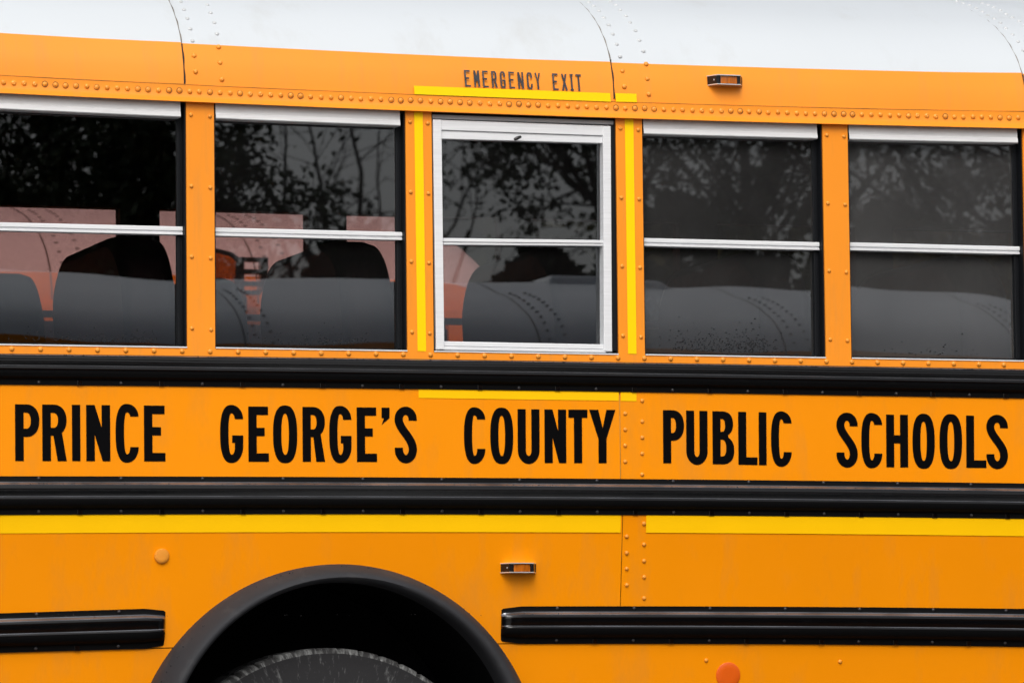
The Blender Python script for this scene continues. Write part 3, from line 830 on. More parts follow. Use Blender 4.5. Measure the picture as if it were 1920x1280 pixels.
for _ in range(150):
    t = rnd.uniform(0.08, 0.5); a = rnd.choice([rnd.gauss(2.2, 0.35), rnd.uniform(0.5, 2.7)])
    r = OUT_R+(IN_R-OUT_R)*t; y = -0.012-0.082*math.sqrt(t); s = rnd.uniform(0.0012, 0.0028)
    cx = OUT_C[0]+r*cos(a); cz = OUT_C[1]+0.02*t+r*sin(a)
    mb.add([(cx+s*cos(2*pi*i/6), y+0.001, cz+s*sin(2*pi*i/6)) for i in range(6)]+[(cx, y-s*0.6, cz)], [(i, (i+1) % 6, 6) for i in range(6)])
tag(mb.build('water_droplets', M['drop'], flare, True), kind='stuff')
mb = MB(); rows = []
for y in (0.02, 0.75):
    rows.append([(AC[0]+0.62*cos(a), y, AC[1]+0.62*sin(a)) for a in [radians(-20)+(pi+radians(40))*i/40 for i in range(41)]])
mb.grid(rows); mb.add(rows[1], [tuple(range(41))]); mb.build('wheel_housing', M['well'], bus, True)

TC, TR, TY = (-0.246, 0.585), 0.585, 0.10
def wheel(cx, cy, cz, side=1, parent=bus, mats=None):
    """tyre with notched shoulder and tread blocks; side=1: outer face towards -y"""
    mb = MB(); NS = 108
    prof = [(0.300, 0.035), (0.330, 0.012), (0.400, 0.000), (0.470, 0.002), (0.520, 0.006), (0.568, 0.014)]
    rows = [[(cx+r*cos(2*pi*i/(NS*4)), cy+side*y, cz+r*sin(2*pi*i/(NS*4))) for i in range(NS*4)] for (r, y) in prof]
    # shoulder: every fourth step a notch
    def sh(r, y, cut, dy=0.0):
        return [(cx+(r-(cut if i % 8 == 0 else 0.0))*cos(2*pi*(i+0.0)/(NS*4)), cy+side*(y+(dy if i % 8 == 0 else 0)), cz+(r-(cut if i % 8 == 0 else 0.0))*sin(2*pi*i/(NS*4))) for i in range(NS*4)]
    shoulder = [rows[-1], sh(0.577, 0.018, 0.010), sh(0.582, 0.024, 0.012, 0.004), sh(TR, 0.034, 0.012), sh(TR+0.001, 0.075, 0.012)]
    tread = [shoulder[-1]]
    for (y, g_) in ((0.078, 0.014), (0.088, 0.014), (0.091, 0.0), (0.135, 0.0), (0.138, 0.014), (0.148, 0.014), (0.151, 0.0), (0.200, 0.0), (0.236, 0.004), (0.262, 0.03)):
        tread.append(sh(TR+0.001-g_, y, 0.010 if g_ == 0.0 else 0.0))
    mb.grid(rows, 0, True); mb.grid(shoulder, 1, True); mb.grid(tread, 0, True)
    t = mb.build('wheel', mats or [M['tyre'], M['tyre_edge']], parent, True, sharp=28)
    r_ = MB(); pr = [(0.300, 0.036), (0.292, 0.030), (0.285, 0.05), (0.270, 0.12), (0.150, 0.13), (0.140, 0.06), (0.075, 0.05), (0.07, 0.02), (0.002, 0.018)]
    r_.grid([[(cx+r*cos(2*pi*i/40), cy+side*y, cz+r*sin(2*pi*i/40)) for i in range(40)] for (r, y) in pr], 0, True)
    r_.build('rim', M['rim'], t, True, sharp=40)
    return t
wheel(TC[0], TY, TC[1], mats=[M['tyre_near'], M['tyre_near_edge']])
wheel(TC[0], W-TY, TC[1], -1)

# --- inside of the bus: lining, floor, far wall with its own windows, seats
mb = MB(); mb.box(X0, X1, 0.055, W-0.045, 1.40, 1.43); mb.build('floor_pan', M['interior'], bus)
mb = MB(); pin = [(max(0.06, y+0.035), z-0.035) for (y, z) in PROFILE[1:]]
mb.grid([[(x, y, z) for (y, z) in pin]+[(x, W-y, z) for (y, z) in pin[::-1]] for x in (X0+0.01, X1-0.01)]); mb.build('ceiling_lining', M['interior'], bus, True)
mb = MB(); mb.box(X0, X1, 0.02, 0.05, 1.44, 2.06); mb.build('inner_side_lining', M['interior'], bus)
mb = MB(); mb.box(X0, X1, 0.062, 0.09, 2.795, 2.90); mb.build('inner_header_lining', M['interior'], bus)
YF = 2.36
mb = MB(); mb.box(X0, X1, YF-0.03, W, 0.55, 2.03); mb.build('far_wall', [M['orange']], bus)
mb = MB(); mb.box(X0, X1, YF-0.03, W-0.002, 2.78, 2.90); mb.build('far_header', M['interior'], bus)
FP = [(-1.765, -1.62), (-1.065, -0.92), (-0.366, -0.222), (0.327, 0.471), (1.055, 1.172), (1.75, 1.90), (2.45, 2.60)]
far_edges = [X0]
for (xa, xb) in FP:
    mb = MB(); mb.box(xa, xb, YF-0.03, W-0.001, 2.03, 2.78); mb.build('far_pillar', M['interior'], bus)
fw = [X0]+[v for p in FP for v in p]+[X1]
for i in range(0, len(fw), 2):
    a, b = fw[i], fw[i+1]
    w = MB(); zb_ = 2.40
    w.box(a, b, YF-0.01, YF+0.01, zb_-0.012, zb_+0.012)
    fo = w.build('far_window', M['alu_dull'], bus)
    MB().grid([[(a, YF+0.012, 2.03), (b, YF+0.012, 2.03)], [(a, YF+0.012, 2.78), (b, YF+0.012, 2.78)]]).build('pane', M['glassfar'], fo)
for x in (X0, X1):
    mb = MB(); prof = [(0.0, 0.6)]+PROFILE+[(W-y, z) for (y, z) in PROFILE[::-1]]+[(W, 0.6)]
    mb.add([(x, y, z) for (y, z) in prof], [tuple(range(len(prof)))]); mb.build('end_wall', M['orange'], bus)

def seat(xc, y0, y1, zt=2.455):
    n = 10; r = 0.10
    # outline of the backrest in y and z, rounded at the top
    out = [(y0, 1.55), (y1, 1.55)]
    for i in range(n+1):
        a = pi/2*i/n; out.append((y1-0.24+0.24*cos(a), zt-r*1.7+r*1.7*sin(a)))
    for i in range(n+1):
        a = pi/2+pi/2*i/n; out.append((y0+0.22+0.22*cos(a), zt-r*1.9+r*1.9*sin(a)))
    mb = MB(); rows = []
    for (dx, k) in ((-0.085, 0.94), (-0.075, 0.985), (-0.045, 1.0), (0.045, 1.0), (0.075, 0.985), (0.085, 0.94)):
        ym, zm = (y0+y1)/2, 1.9
        rows.append([(xc+dx-0.08*(z-1.55)/0.9*0.6, ym+(y-ym)*k, zm+(z-zm)*k) for (y, z) in out])
    mb.grid(rows, 0, True); mb.add(rows[0], [tuple(range(len(out)))[::-1]]); mb.add(rows[-1], [tuple(range(len(out)))])
    o = mb.build('seat', M['seat'], bus, True, sharp=60)
    c = MB(); c.box(xc+0.04, xc+0.44, y0+0.01, y1-0.01, 1.64, 1.78); c.build('cushion', M['seat'], o, bevel=0.03)
    for yy in (y0+0.15, y1-0.15):
        l_ = MB(); l_.box(xc+0.2, xc+0.24, yy-0.015, yy+0.015, 1.43, 1.64); l_.build('leg', M['rim'], o)
    return o
for i in range(-2, 5):
    s = seat(-0.775+0.70*i, 0.10, 1.10)
    seat(-0.90+0.70*i, 1.36, 2.28, 2.46)
    if i == 0:
        q = at(181, 533, 1.10)
        mb = MB(); a = at(181, 495, 1.20); b = at(242, 530, 1.20)
        mb.box(a.x, b.x, 1.195, 1.20, b.z-0.03, a.z); mb.build('see_through_patch', M['olive'], bus)  # flat olive patch added for the view through between the seats

# --- lettering
def ell(cx, cy, rx, ry, a0, a1, n=10, p=2.0):
    out = []
    for i in range(n+1):
        a = radians(a0+(a1-a0)*i/n); c, s = cos(a), sin(a)
        out.append((cx+rx*math.copysign(abs(c)**(2/p), c), cy+ry*math.copysign(abs(s)**(2/p), s)))
    return out
S = 0.152
def glyph(ch, w):
    """list of contours (outer first) in a box 0..w by 0..1"""
    s = S
    if ch == 'I': return [[(0, 0), (w, 0), (w, 1), (0, 1)]]
    if ch == 'E': return [[(0, 0), (w, 0), (w, s), (s, s), (s, 0.465), (w*0.80, 0.465), (w*0.80, 0.615), (s, 0.615), (s, 1-s), (w*0.97, 1-s), (w*0.97, 1), (0, 1)]]
    if ch == 'L': return [[(0, 0), (w, 0), (w, s*0.95), (s, s*0.95), (s, 1), (0, 1)]]
    if ch == 'H': return [[(0, 0), (s, 0), (s, 0.455), (w-s, 0.455), (w-s, 0), (w, 0), (w, 1), (w-s, 1), (w-s, 0.61), (s, 0.61), (s, 1), (0, 1)]]
    if ch == 'T': return [[(w/2-s/2, 0), (w/2+s/2, 0), (w/2+s/2, 1-s), (w, 1-s), (w, 1), (0, 1), (0, 1-s), (w/2-s/2, 1-s)]]
    if ch == 'N': return [[(0, 0), (s, 0), (s, 0.47), (w-s*0.90, 0), (w, 0), (w, 1), (w-s, 1), (w-s, 0.60), (s*1.0, 1), (0, 1)]]
    if ch == 'Y': return [[(w/2-s/2, 0), (w/2+s/2, 0), (w/2+s/2, 0.455), (w, 1), (w-s*1.12, 1), (w/2+0.005, 0.66), (s*1.12, 1), (0, 1), (w/2-s/2, 0.455)]]
    if ch == 'U': return [ell(w/2, 0.235, w/2, 0.255, 180, 360, 18)+[(w, 1), (w-s, 1)]+ell(w/2, 0.235, w/2-s, 0.105, 360, 180, 14)+[(s, 1), (0, 1)]]
    if ch == 'O': return [ell(w/2, 0.5, w/2, 0.525, 0, 360, 44, 2.55)[:-1], ell(w/2, 0.5, w/2-s, 0.375, 360, 0, 36, 2.4)[:-1]]
    if ch == 'C':
        o = ell(w/2, 0.80, w/2, 0.225, 0, 90, 9)+ell(w/2, 0.5, w/2, 0.525, 90, 270, 24, 2.55)[1:]+ell(w/2, 0.255, w/2, 0.28, 270, 360, 9)[1:]
        i = ell(w/2, 0.255, w/2-s, 0.13, 360, 270, 8)+ell(w/2, 0.5, w/2-s, 0.375, 270, 90, 22, 2.4)[1:]+ell(w/2, 0.80, w/2-s, 0.075, 90, 0, 8)[1:]
        return [o+i]
    if ch == 'G':
        o = ell(w/2, 0.77, w/2, 0.255, 0, 90, 9)+ell(w/2, 0.5, w/2, 0.525, 90, 270, 24, 2.55)[1:]+ell(w/2, 0.28, w/2, 0.305, 270, 360, 9)[1:]
        i = [(w, 0.475), (w*0.52, 0.475), (w*0.52, 0.34), (w-s, 0.34)]+ell(w/2, 0.255, w/2-s, 0.13, 360, 270, 8)+ell(w/2, 0.5, w/2-s, 0.375, 270, 90, 22, 2.4)[1:]+ell(w/2, 0.77, w/2-s, 0.105, 90, 0, 8)[1:]
        return [o+i]
    if ch == 'P':
        return [[(0, 0), (s, 0), (s, 0.425)]+ell(w*0.46, 0.7125, w*0.54, 0.2875, -90, 90, 20, 2.2)+[(0, 1)],
                [(s, 0.57), (s, 0.855)]+ell(w*0.46, 0.7125, w*0.54-s, 0.1425, 90, -90, 14, 2.3)]
    if ch == 'R':
        b = ell(w*0.46, 0.725, w*0.54, 0.275, -52, 90, 16, 2.2)
        return [[(0, 0), (s, 0), (s, 0.45), (s+0.045, 0.45), (w-s*1.06, 0), (w, 0)]+b+[(0, 1)],
                [(s, 0.59), (s, 0.855)]+ell(w*0.46, 0.7225, w*0.54-s, 0.1325, 90, -90, 14, 2.3)]
    if ch == 'B':
        up = ell(w*0.46, 0.765, w*0.49, 0.235, -62, 90, 14, 2.3); lo = ell(w*0.46, 0.265, w*0.54, 0.265, -90, 62, 14, 2.3)
        return [[(0, 0)]+lo+up+[(0, 1)], [(s, 0.615), (s, 0.855)]+ell(w*0.46, 0.735, w*0.49-s, 0.12, 90, -90, 12, 2.3), [(s, 0.15), (s, 0.465)]+ell(w*0.46, 0.3075, w*0.54-s, 0.1575, 90, -90, 12, 2.3)]
    if ch == "'": return [[(0, 0.68), (w, 0.82), (w, 1.0), (0, 1.0), (0, 0.81), (w*0.45, 0.81)]] if False else [[(0, 0.68), (w, 0.81), (w, 1.0), (0, 1.0), (0, 0.81), (w*0.28, 0.80)]]
    if ch == 'S':
        h = s/2; c = [(w-h, 0.765)]
        c += ell(w/2, 0.79, w/2-h, 1.022-h-0.79, 0, 180, 20)
        # spine
        p0, p1, p2, p3 = Vector((h, 0.79)), Vector((h, 0.60)), Vector((w-h, 0.45)), Vector((w-h, 0.235))
        for i in range(1, 18):
            t = i/18; q = p0*(1-t)**3+p1*3*t*(1-t)**2+p2*3*t*t*(1-t)+p3*t**3; c.append((q.x, q.y))
        c += ell(w/2, 0.235, w/2-h, 0.235-h+0.022, 360, 180, 20)
        c.append((h, 0.265))
        L, R = [], []
        for i, (x, y) in enumerate(c):
            a, b = c[max(0, i-1)], c[min(len(c)-1, i+1)]
            d = Vector((b[0]-a[0], b[1]-a[1])).normalized(); nrm = Vector((-d.y, d.x))
            L.append((x+nrm.x*h, y+nrm.y*h)); R.append((x-nrm.x*h, y-nrm.y*h))
        return [L+R[::-1]]
    raise KeyError(ch)
def pl(pts, x):
    for (a, b), (c, d) in zip(pts, pts[1:]):
        if x <= c: return b+(d-b)*(x-a)/(c-a)
    (a, b), (c, d) = pts[-2:]; return b+(d-b)*(x-a)/(c-a)
TOPL = [(0, 757.2), (50, 757.6), (480, 761.7), (690, 763.3), (1040, 767.3), (1260, 768.5), (1430, 772.5), (1680, 777.0), (1920, 779.8)]
BOTL = [(0, 863.7), (50, 863.7), (480, 865), (690, 865.3), (1040, 867.6), (1260, 868), (1430, 871.5), (1680, 875.5), (1920, 877.2)]
WORDS = [('PRINCE', [(28.3, 74), (79.3, 125), (135, 150.7), (161.7, 206.7), (216.7, 260), (270, 310)]),
         ("GEORGE'S", [(412.7, 456), (465.7, 504), (512, 557.3), (567.3, 609.3), (617.3, 659), (669, 706.7), (715.7, 730.7), (740, 781.7)]),
         ('COUNTY', [(870, 910), (919.3, 962.3), (970.7, 1011.7), (1021, 1061.7), (1066, 1101.7), (1105, 1154.3)]),
         ('PUBLIC', [(1243.3, 1282.7), (1286.7, 1326.7), (1336, 1376.7), (1384.3, 1420), (1422.7, 1437.3), (1445.7, 1484.3)]),
         ('SCHOOLS', [(1568.3, 1608.3), (1615, 1654.3), (1661.7, 1702.7), (1711, 1752.7), (1761.7, 1804), (1811.7, 1849.3), (1849.6, 1890)])]
for wi, (word, spans) in enumerate(WORDS):
    for ch, (xa, xb) in zip(word, spans):
        xm = (xa+xb)/2; hpx = pl(BOTL, xm)-pl(TOPL, xm); w = (xb-xa)/hpx
        cs = glyph(ch, w)
        slant = 1.3                                   # verticals lean a little in the picture
        pts3 = []; polys = []
        for c in cs:
            poly = []
            for (gx, gy) in c:
                px = xa+gx*hpx-slant*(gy-0.5)*0.5
                t, b = pl(TOPL, px), pl(BOTL, px)
                p = at(px, b+(t-b)*gy, -0.0016); poly.append(p)
            polys.append(poly); pts3 += poly
        tris = tessellate_polygon([[Vector((p.x, p.z, 0)) for p in poly] for poly in polys])
        mb = MB()
        fs = []
        for t in tris:
            a, b, c = [pts3[i] for i in t]
            ccw = (b.x-a.x)*(c.z-a.z)-(b.z-a.z)*(c.x-a.x)
            fs.append(tuple(t) if ccw > 0 else (t[0], t[2], t[1]))
        mb.add(pts3, fs)
        mb.build('letter', M['letter'], band_r if wi > 2 else band_l)

# EMERGENCY EXIT, thin stencilled strokes on the cove
THIN = {'E': [[(1, 0), (0, 0), (0, 1), (1, 1)], [(0, 0.52), (0.72, 0.52)]],
        'M': [[(0, 0), (0, 1)], [(0.06, 0.97), (0.5, 0.40)], [(0.5, 0.40), (0.94, 0.97)], [(1, 1), (1, 0)]],
        'R': [[(0, 0), (0, 1), (0.72, 1), (0.95, 0.90), (0.95, 0.60), (0.72, 0.50), (0, 0.50)], [(0.60, 0.50), (1, 0)]],
        'G': [[(0.98, 0.74), (0.98, 0.90), (0.76, 1), (0.24, 1), (0, 0.88), (0, 0.12), (0.24, 0), (0.76, 0), (0.98, 0.12), (0.98, 0.46), (0.55, 0.46)]],
        'N': [[(0, 0), (0, 1)], [(0.05, 0.97), (0.95, 0.03)], [(1, 0), (1, 1)]],
        'C': [[(0.98, 0.74), (0.98, 0.90), (0.76, 1), (0.24, 1), (0, 0.88), (0, 0.12), (0.24, 0), (0.76, 0), (0.98, 0.12), (0.98, 0.26)]],
        'Y': [[(0, 1), (0.5, 0.48), (1, 1)], [(0.5, 0.48), (0.5, 0)]],
        'X': [[(0, 0), (1, 1)], [(0, 1), (1, 0)]],
        'I': [[(0.5, 0), (0.5, 1)], [(0.12, 0), (0.88, 0)], [(0.12, 1), (0.88, 1)]],
        'T': [[(0.5, 0), (0.5, 1)], [(0, 1), (1, 1)]]}
zx, zy = 860.0, 120.0; zs = 1920/350.0
spans = [('E', 47, 108), ('M', 143, 200), ('E', 232, 292), ('R', 325, 380), ('G', 413, 468), ('E', 503, 563), ('N', 595, 653), ('C', 688, 745), ('Y', 772, 828),
         ('E', 952, 1010), ('X', 1045, 1100), ('I', 1128, 1168), ('T', 1192, 1250)]
for (ch, a, b) in spans:
    mb = MB(); layer = 0
    for st in THIN[ch]:
        P = []
        for (gx, gy) in st:
            zxx = a+9+(b-a-18)*gx
            top = 82+(zxx-47)*(46/1190.0); bot = 232+(zxx-62)*(46/1190.0)
            py = bot+(top-bot)*gy; pxx = zxx+13*(1-gy)
            P.append(Vector((zx+pxx/zs, zy+py/zs)))
        hw = 1.62
        L, R = [], []
        for i, p in enumerate(P):
            d0 = (p-P[i-1]).normalized() if i else None
            d1 = (P[i+1]-p).normalized() if i < len(P)-1 else None
            d = ((d0 or d1)+(d1 or d0)).normalized(); nr = Vector((-d.y, d.x))
            k = 1.0/max(0.45, nr.dot(Vector((-(d1 or d0).y, (d1 or d0).x))))
            ext = Vector((0, 0))
            if d0 is None: ext = -d1*hw*0.9
            if d1 is None: ext = d0*hw*0.9
            L.append(p+ext+nr*hw*k); R.append(p+ext-nr*hw*k)
        off = 0.0072+0.0004*layer; layer += 1
        mb.grid([[on_roof(q.x, q.y, off) for q in L], [on_roof(q.x, q.y, off) for q in R]])
    mb.build('letter', M['letter_thin'], cove_panels[2])

# ------------------------------------------------------------------ parked buses beyond and opposite
def parked_bus(name, label, loc, rz, length, n_win, seams, cat='bus', hatch=False, rs=1):
    """local space: length along x from 0 to length, near side at y=0, body y 0..W"""
    b = empty(name, loc, label, cat, 'local', rz)
    CENTRE[b.name] = Vector((0, 0, 0))
    R = 0.30
    def section(inset, z_drop=0.0):
        pr = [(max(y, 0.0), z) for (y, z) in PROFILE]
        pr = pr+[(W-y, z) for (y, z) in pr[::-1][1:]]
        return [(W/2+(y-W/2)*(1-inset), 2.3+(z-2.3)*(1-z_drop)) for (y, z) in pr]
    R = 0.48
    cap = [(R*sin(radians(a)), 0.13*(1-cos(radians(a))), 0.17*(1-cos(radians(a)))) for a in (0, 15, 30, 45, 58, 70, 80, 88)]
    stations = [(R-x_, i_, d_) for (x_, i_, d_) in cap[::-1]]+[(length-R+x_, i_, d_) for (x_, i_, d_) in cap]
    zi = [i for i, (y, z) in enumerate(PROFILE) if z >= 3.02][0]
    rows = []
    for (x, ins, dz) in stations: rows.append([(x, y, z) for (y, z) in section(ins, dz)])
    n = len(rows[0])
    mb = MB(); mb.grid([[r[i] for r in rows] for i in range(zi, n-zi)])
    roof = mb.build('roof', M['white_clean'], b, True, sharp=40)
    for sgn, idx in ((1, range(0, zi+1)), (-1, range(n-zi-1, n))):
        mb = MB(); mb.grid([[r[i] for r in rows] for i in idx]); mb.build('cove_panel', M['orange'], b, True)
    # body below the windows, rounded corners
    def ring_pts(z):
        out = []
        for (cx, cy, a0) in ((length-0.12, W-0.12, 0), (0.12, W-0.12, 90), (0.12, 0.12, 180), (length-0.12, 0.12, 270)):
            for i in range(6):
                a = radians(a0+18*i); out.append((cx+0.12*cos(a), cy+0.12*sin(a), z))
        return out
    mb = MB(); mb.grid([ring_pts(0.55), ring_pts(1.3), ring_pts(2.06)], 0, True); mb.build('body', M['orange'], b, True, sharp=50)
    mb = MB(); mb.grid([[(p[0]*0.985+length*0.0075, 0.02+(W-0.04)*p[1]/W, z) for p in ring_pts(0)] for z in (2.04, 2.83)], 0, True)
    mb.build('glazing_backing', M['darkglass'], b, True, sharp=50)
    # end faces above the glass line
    for r in (rows[0], rows[-1]):
        mb = MB(); mb.add(r, [tuple(range(n))]); mb.build('end_cap', M['orange'], b)
    step = (length-0.5)/n_win
    for i in range(n_win+1):
        x = 0.25+step*i
        mb = MB()
        for yy in (-0.004, W-0.04): mb.box(x-0.05, x+0.05, yy, yy+0.044, 2.05, 2.84)
        mb.build('window_pillar', M['orange'], b)
        if i < n_win:
            mb = MB(); mb.box(x+0.05, x+step-0.05, 0.0, 0.03, 2.42, 2.445); mb.build('sash_bar', M['alu'], b)
    for z in (1.25, 1.62, 2.0):
        mb = MB(); mb.box(0.13, length-0.13, -0.022, 0.01, z-0.05, z+0.05); mb.build('rub_rail', M['black'], b, bevel=0.01)
        mb = MB(); mb.box(0.13, length-0.13, W-0.01, W+0.022, z-0.05, z+0.05); mb.build('rub_rail', M['black'], b, bevel=0.01)
    mb = MB()
    mb.box(0.1, length-0.1, -0.018, 0.006, 2.83, 2.88); mb.build('rain_rail', M['orange'], b)
    for xs_ in seams:
        mb = MB(); rr = []
        for (y, z) in PROFILE[1:]:
            nn = prof_n(min(z, 3.38)); rr.append([(xs_+dx, y+nn[0]*0.003, z+nn[1]*0.003) for dx in (-0.004, 0.004)])
        mb.grid(rr); mb.build('seam', principled('dark roof seam', (0.20, 0.18, 0.17), 0.8), roof, True)
        mb = MB()
        for dx, s0 in ((0.06*rs, 0.03), (0.15*rs, 0.06)):
            sacc = 0.0; prev = None; nxt = s0
            for i in range(300):
                z = 2.9+0.52*i/299; y = prof_y(z)
                if prev: sacc += math.hypot(y-prev[0], z-prev[1])
                prev = (y, z)
                if sacc >= nxt and sacc < 1.0:
                    nn = prof_n(min(z, 3.38)); nxt += 0.075
                    mb.add([(xs_+dx+0.012*cos(a), y+nn[0]*0.004, z+0.006*sin(a)+nn[1]*0.004) for a in [2*pi*j/6 for j in range(6)]], [tuple(range(6))])
        tag(mb.build('rivets', principled('roof rivet', (0.36, 0.36, 0.36), 0.6), roof), kind='stuff')
    if hatch:
        mb = MB(); mb.prism([(hatch-0.42, 1.08, 3.45), (hatch+0.42, 1.08, 3.45), (hatch+0.40, 1.11, 3.522), (hatch-0.30, 1.11, 3.522)], (0, 0.3, 0.0)); mb.build('roof_hatch', M['white_clean'], b, bevel=0.02)
    for wx in (1.6, length-1.6):
        for yy, sgn in ((0.10, 1), (W-0.10, -1)):
            wheel(wx, yy, 0.585, sgn, b)
    return b
# beyond: its rounded end shows through the third window
YB = 6.95
endx = at(917, 520, YB).x+0.10
LB = 7.4
sB = [at(97, 510, YB).x-(endx-LB), at(484, 545, YB).x-(endx-LB), 1.4]
bB = parked_bus('parked_bus', 'parked school bus with white roof seen through the left and middle windows', (endx-LB, YB, 0), 0.0, LB, 9, sB)
# amber warning lamp with a slotted black bracket near its cove
lc = at(425, 503, YB-0.25); lc -= Vector((endx-LB, YB, 0))
mb = MB(); mb.prism([(lc.x-0.09, lc.y, lc.z-0.11), (lc.x+0.06, lc.y, lc.z-0.11), (lc.x+0.075, lc.y, lc.z+0.04), (lc.x+0.03, lc.y, lc.z+0.075), (lc.x-0.09, lc.y, lc.z+0.10)], (0, 0.07, 0))
bk = mb.build('warning_lamp', M['black_plastic'], bB, bevel=0.01)
mb = MB(); mb.prism([(lc.x-0.075, lc.y-0.012, lc.z-0.085), (lc.x+0.035, lc.y-0.012, lc.z-0.085), (lc.x+0.045, lc.y-0.012, lc.z+0.03), (lc.x+0.015, lc.y-0.012, lc.z+0.055), (lc.x-0.075, lc.y-0.012, lc.z+0.075)], (0, 0.02, 0)); mb.build('lens', M['amber'], bk, bevel=0.01)
for (x0_, x1_, z0_, z1_) in ((0.075, 0.20, 0.035, 0.055), (0.085, 0.19, -0.02, 0.0), (0.085, 0.175, -0.075, -0.055), (0.085, 0.165, -0.115, -0.095), (0.065, 0.088, -0.115, 0.055), (0.165, 0.20, -0.10, 0.05)):
    mb = MB(); mb.box(lc.x+x0_, lc.x+x1_, lc.y+0.02, lc.y+0.06, lc.z+z0_, lc.z+z1_); mb.build('bracket_bar', M['black_plastic'], bk)
mb = MB(); mb.box(lc.x-0.12, lc.x+0.10, lc.y+0.0, lc.y+0.26, lc.z-0.20, lc.z-0.115); mb.build('bracket_arm', M['black_plastic'], bk, bevel=0.02)
# one more behind it
YD = 9.75
ex2 = at(1036, 500, YD).x
parked_bus('parked_bus', 'parked school bus farther away whose roof end shows in the exit window', (ex2-6.8, YD, 0), 0.0, 6.8, 8, [2.0, 3.4])
# opposite: mirrored in the glass
YC = -10.3
parked_bus('parked_bus', 'parked school bus opposite whose grey white roof is mirrored low in the windows', (7.6, YC, 0), pi, 8.6, 11, [7.6-2.30, 7.6-3.95, 7.6-5.38, 7.6-0.6, 7.6-6.8], hatch=7.6-4.75, rs=-1)

# ------------------------------------------------------------------ trees
def leaf_quad(mb, p, d, s, rnd):
    d = d.normalized(); a = d.orthogonal().normalized()
    a = (Matrix.Rotation(rnd.uniform(0, 6.28), 3, d) @ a)
    w = s*0.27; up_ = d.cross(a)*s*0.12
    mb.add([p, p+d*s*0.30+a*w-up_*0.3, p+d*s*0.68+a*w*0.8, p+d*s-up_, p+d*s*0.68-a*w*0.8, p+d*s*0.30-a*w-up_*0.3], [(0, 1, 2, 3), (0, 3, 4, 5)])
def make_tree(name, label, base, seed, height=8.5, fork_h=2.4, trunk_r=0.16, n_limbs=7, leaf_n=5, leaf_s=0.11, reach=2.6, bare=0.0, droop=0.0, group=None):
    rnd = random.Random(seed)
    root = empty(name, base, label, 'tree', group)
    CENTRE[root.name] = Vector((0, 0, 0))
    wood, lv = MB(), MB()
    def branch(p, d, length, r, depth):
        n = 5 if depth < 2 else 4; pts, rads = [p.copy()], [r]
        q = p.copy(); dd = d.copy()
        for i in range(n):
            dd = (dd+Vector((rnd.gauss(0, 0.16), rnd.gauss(0, 0.16), rnd.gauss(0.05 if depth < 2 else -droop, 0.12)))).normalized()
            q = q+dd*(length/n); pts.append(q.copy()); rads.append(max(0.004, r*(1-0.78*(i+1)/n)))
        wood.tube(pts, rads, 7 if depth < 2 else 4)
        if depth >= 3 or r < 0.008:
            if rnd.random() > bare:
                for _ in range(leaf_n):
                    k = rnd.randrange(1, len(pts)); c = pts[k]+Vector((rnd.gauss(0, 0.085), rnd.gauss(0, 0.085), rnd.gauss(0, 0.07)))
                    leaf_quad(lv, c, Vector((rnd.gauss(0, 1), rnd.gauss(0, 1), rnd.gauss(-0.5, 0.7))), leaf_s*rnd.uniform(0.6, 1.3), rnd)
            return
        kids = (6, 6, 5)[depth]
        for i in range(kids):
            t = 0.25+0.75*(i+rnd.random()*0.6)/kids; t = min(t, 1.0)
            k = t*n; j = min(n-1, int(k)); c = pts[j].lerp(pts[j+1], k-j)
            side = dd.orthogonal().normalized(); side = Matrix.Rotation(rnd.uniform(0, 6.28), 3, dd) @ side
            nd = (dd*rnd.uniform(0.35, 0.8)+side*rnd.uniform(0.6, 1.0)).normalized()
            branch(c, nd, length*rnd.uniform(0.42, 0.62), max(0.005, rads[j]*rnd.uniform(0.38, 0.55)), depth+1)
    # trunk and limbs
    pts, rads = [], []
    for i in range(8):
        t = i/7; pts.append(Vector((0.12*sin(t*3+seed), 0.1*cos(t*2.5+seed), fork_h*t))); rads.append(trunk_r*(1.25-0.45*t))
    tr = MB(); tr.tube(pts, rads, 10)
    wood.add(tr.v, tr.f)
    for i in range(n_limbs):
        a = 2*pi*i/n_limbs+rnd.uniform(-0.4, 0.4); el = rnd.uniform(0.45, 1.35) if i else 1.5
        d = Vector((cos(a)*cos(el), sin(a)*cos(el), sin(el)))
        start = pts[-1]-Vector((0, 0, rnd.uniform(0, fork_h*0.25)))
        branch(start, d, reach*rnd.uniform(0.8, 1.2)*(1.0+0.5*sin(el)*(height/8.5)), trunk_r*rnd.uniform(0.42, 0.7), 0)
    wood.build('trunk', M['bark'], root, True, centre=(0, 0, 0))
    tag(lv.build('crown', M['leaf'], root, centre=(0, 0, 0)), kind='stuff')
    return root
def copy_tree(src, loc, rz, sc, label=None, group=None):
    r = src.copy(); col.objects.link(r); r.location = loc; r.rotation_euler = (0, 0, rz); r.scale = (sc, sc, sc)
    if label: r['label'] = label
    if group: r['group'] = group
    for ch in src.children:
        c = ch.copy(); col.objects.link(c); c.parent = r
    return r
GT = 'broadleaf trees mirrored in the windows'
make_tree('broadleaf_tree', 'dense leafy tree mirrored dark in the leftmost window', (3.2, -19.6, 0), 11, fork_h=2.6, trunk_r=0.17, n_limbs=9, leaf_n=70, leaf_s=0.068, reach=2.3, group=GT)
make_tree('broadleaf_tree', 'nearly bare tree mirrored as fine twigs beside the exit window', (7.0, -24.0, 0), 23, fork_h=3.6, trunk_r=0.10, n_limbs=6, leaf_n=8, leaf_s=0.065, reach=2.1, bare=0.82, group=GT)
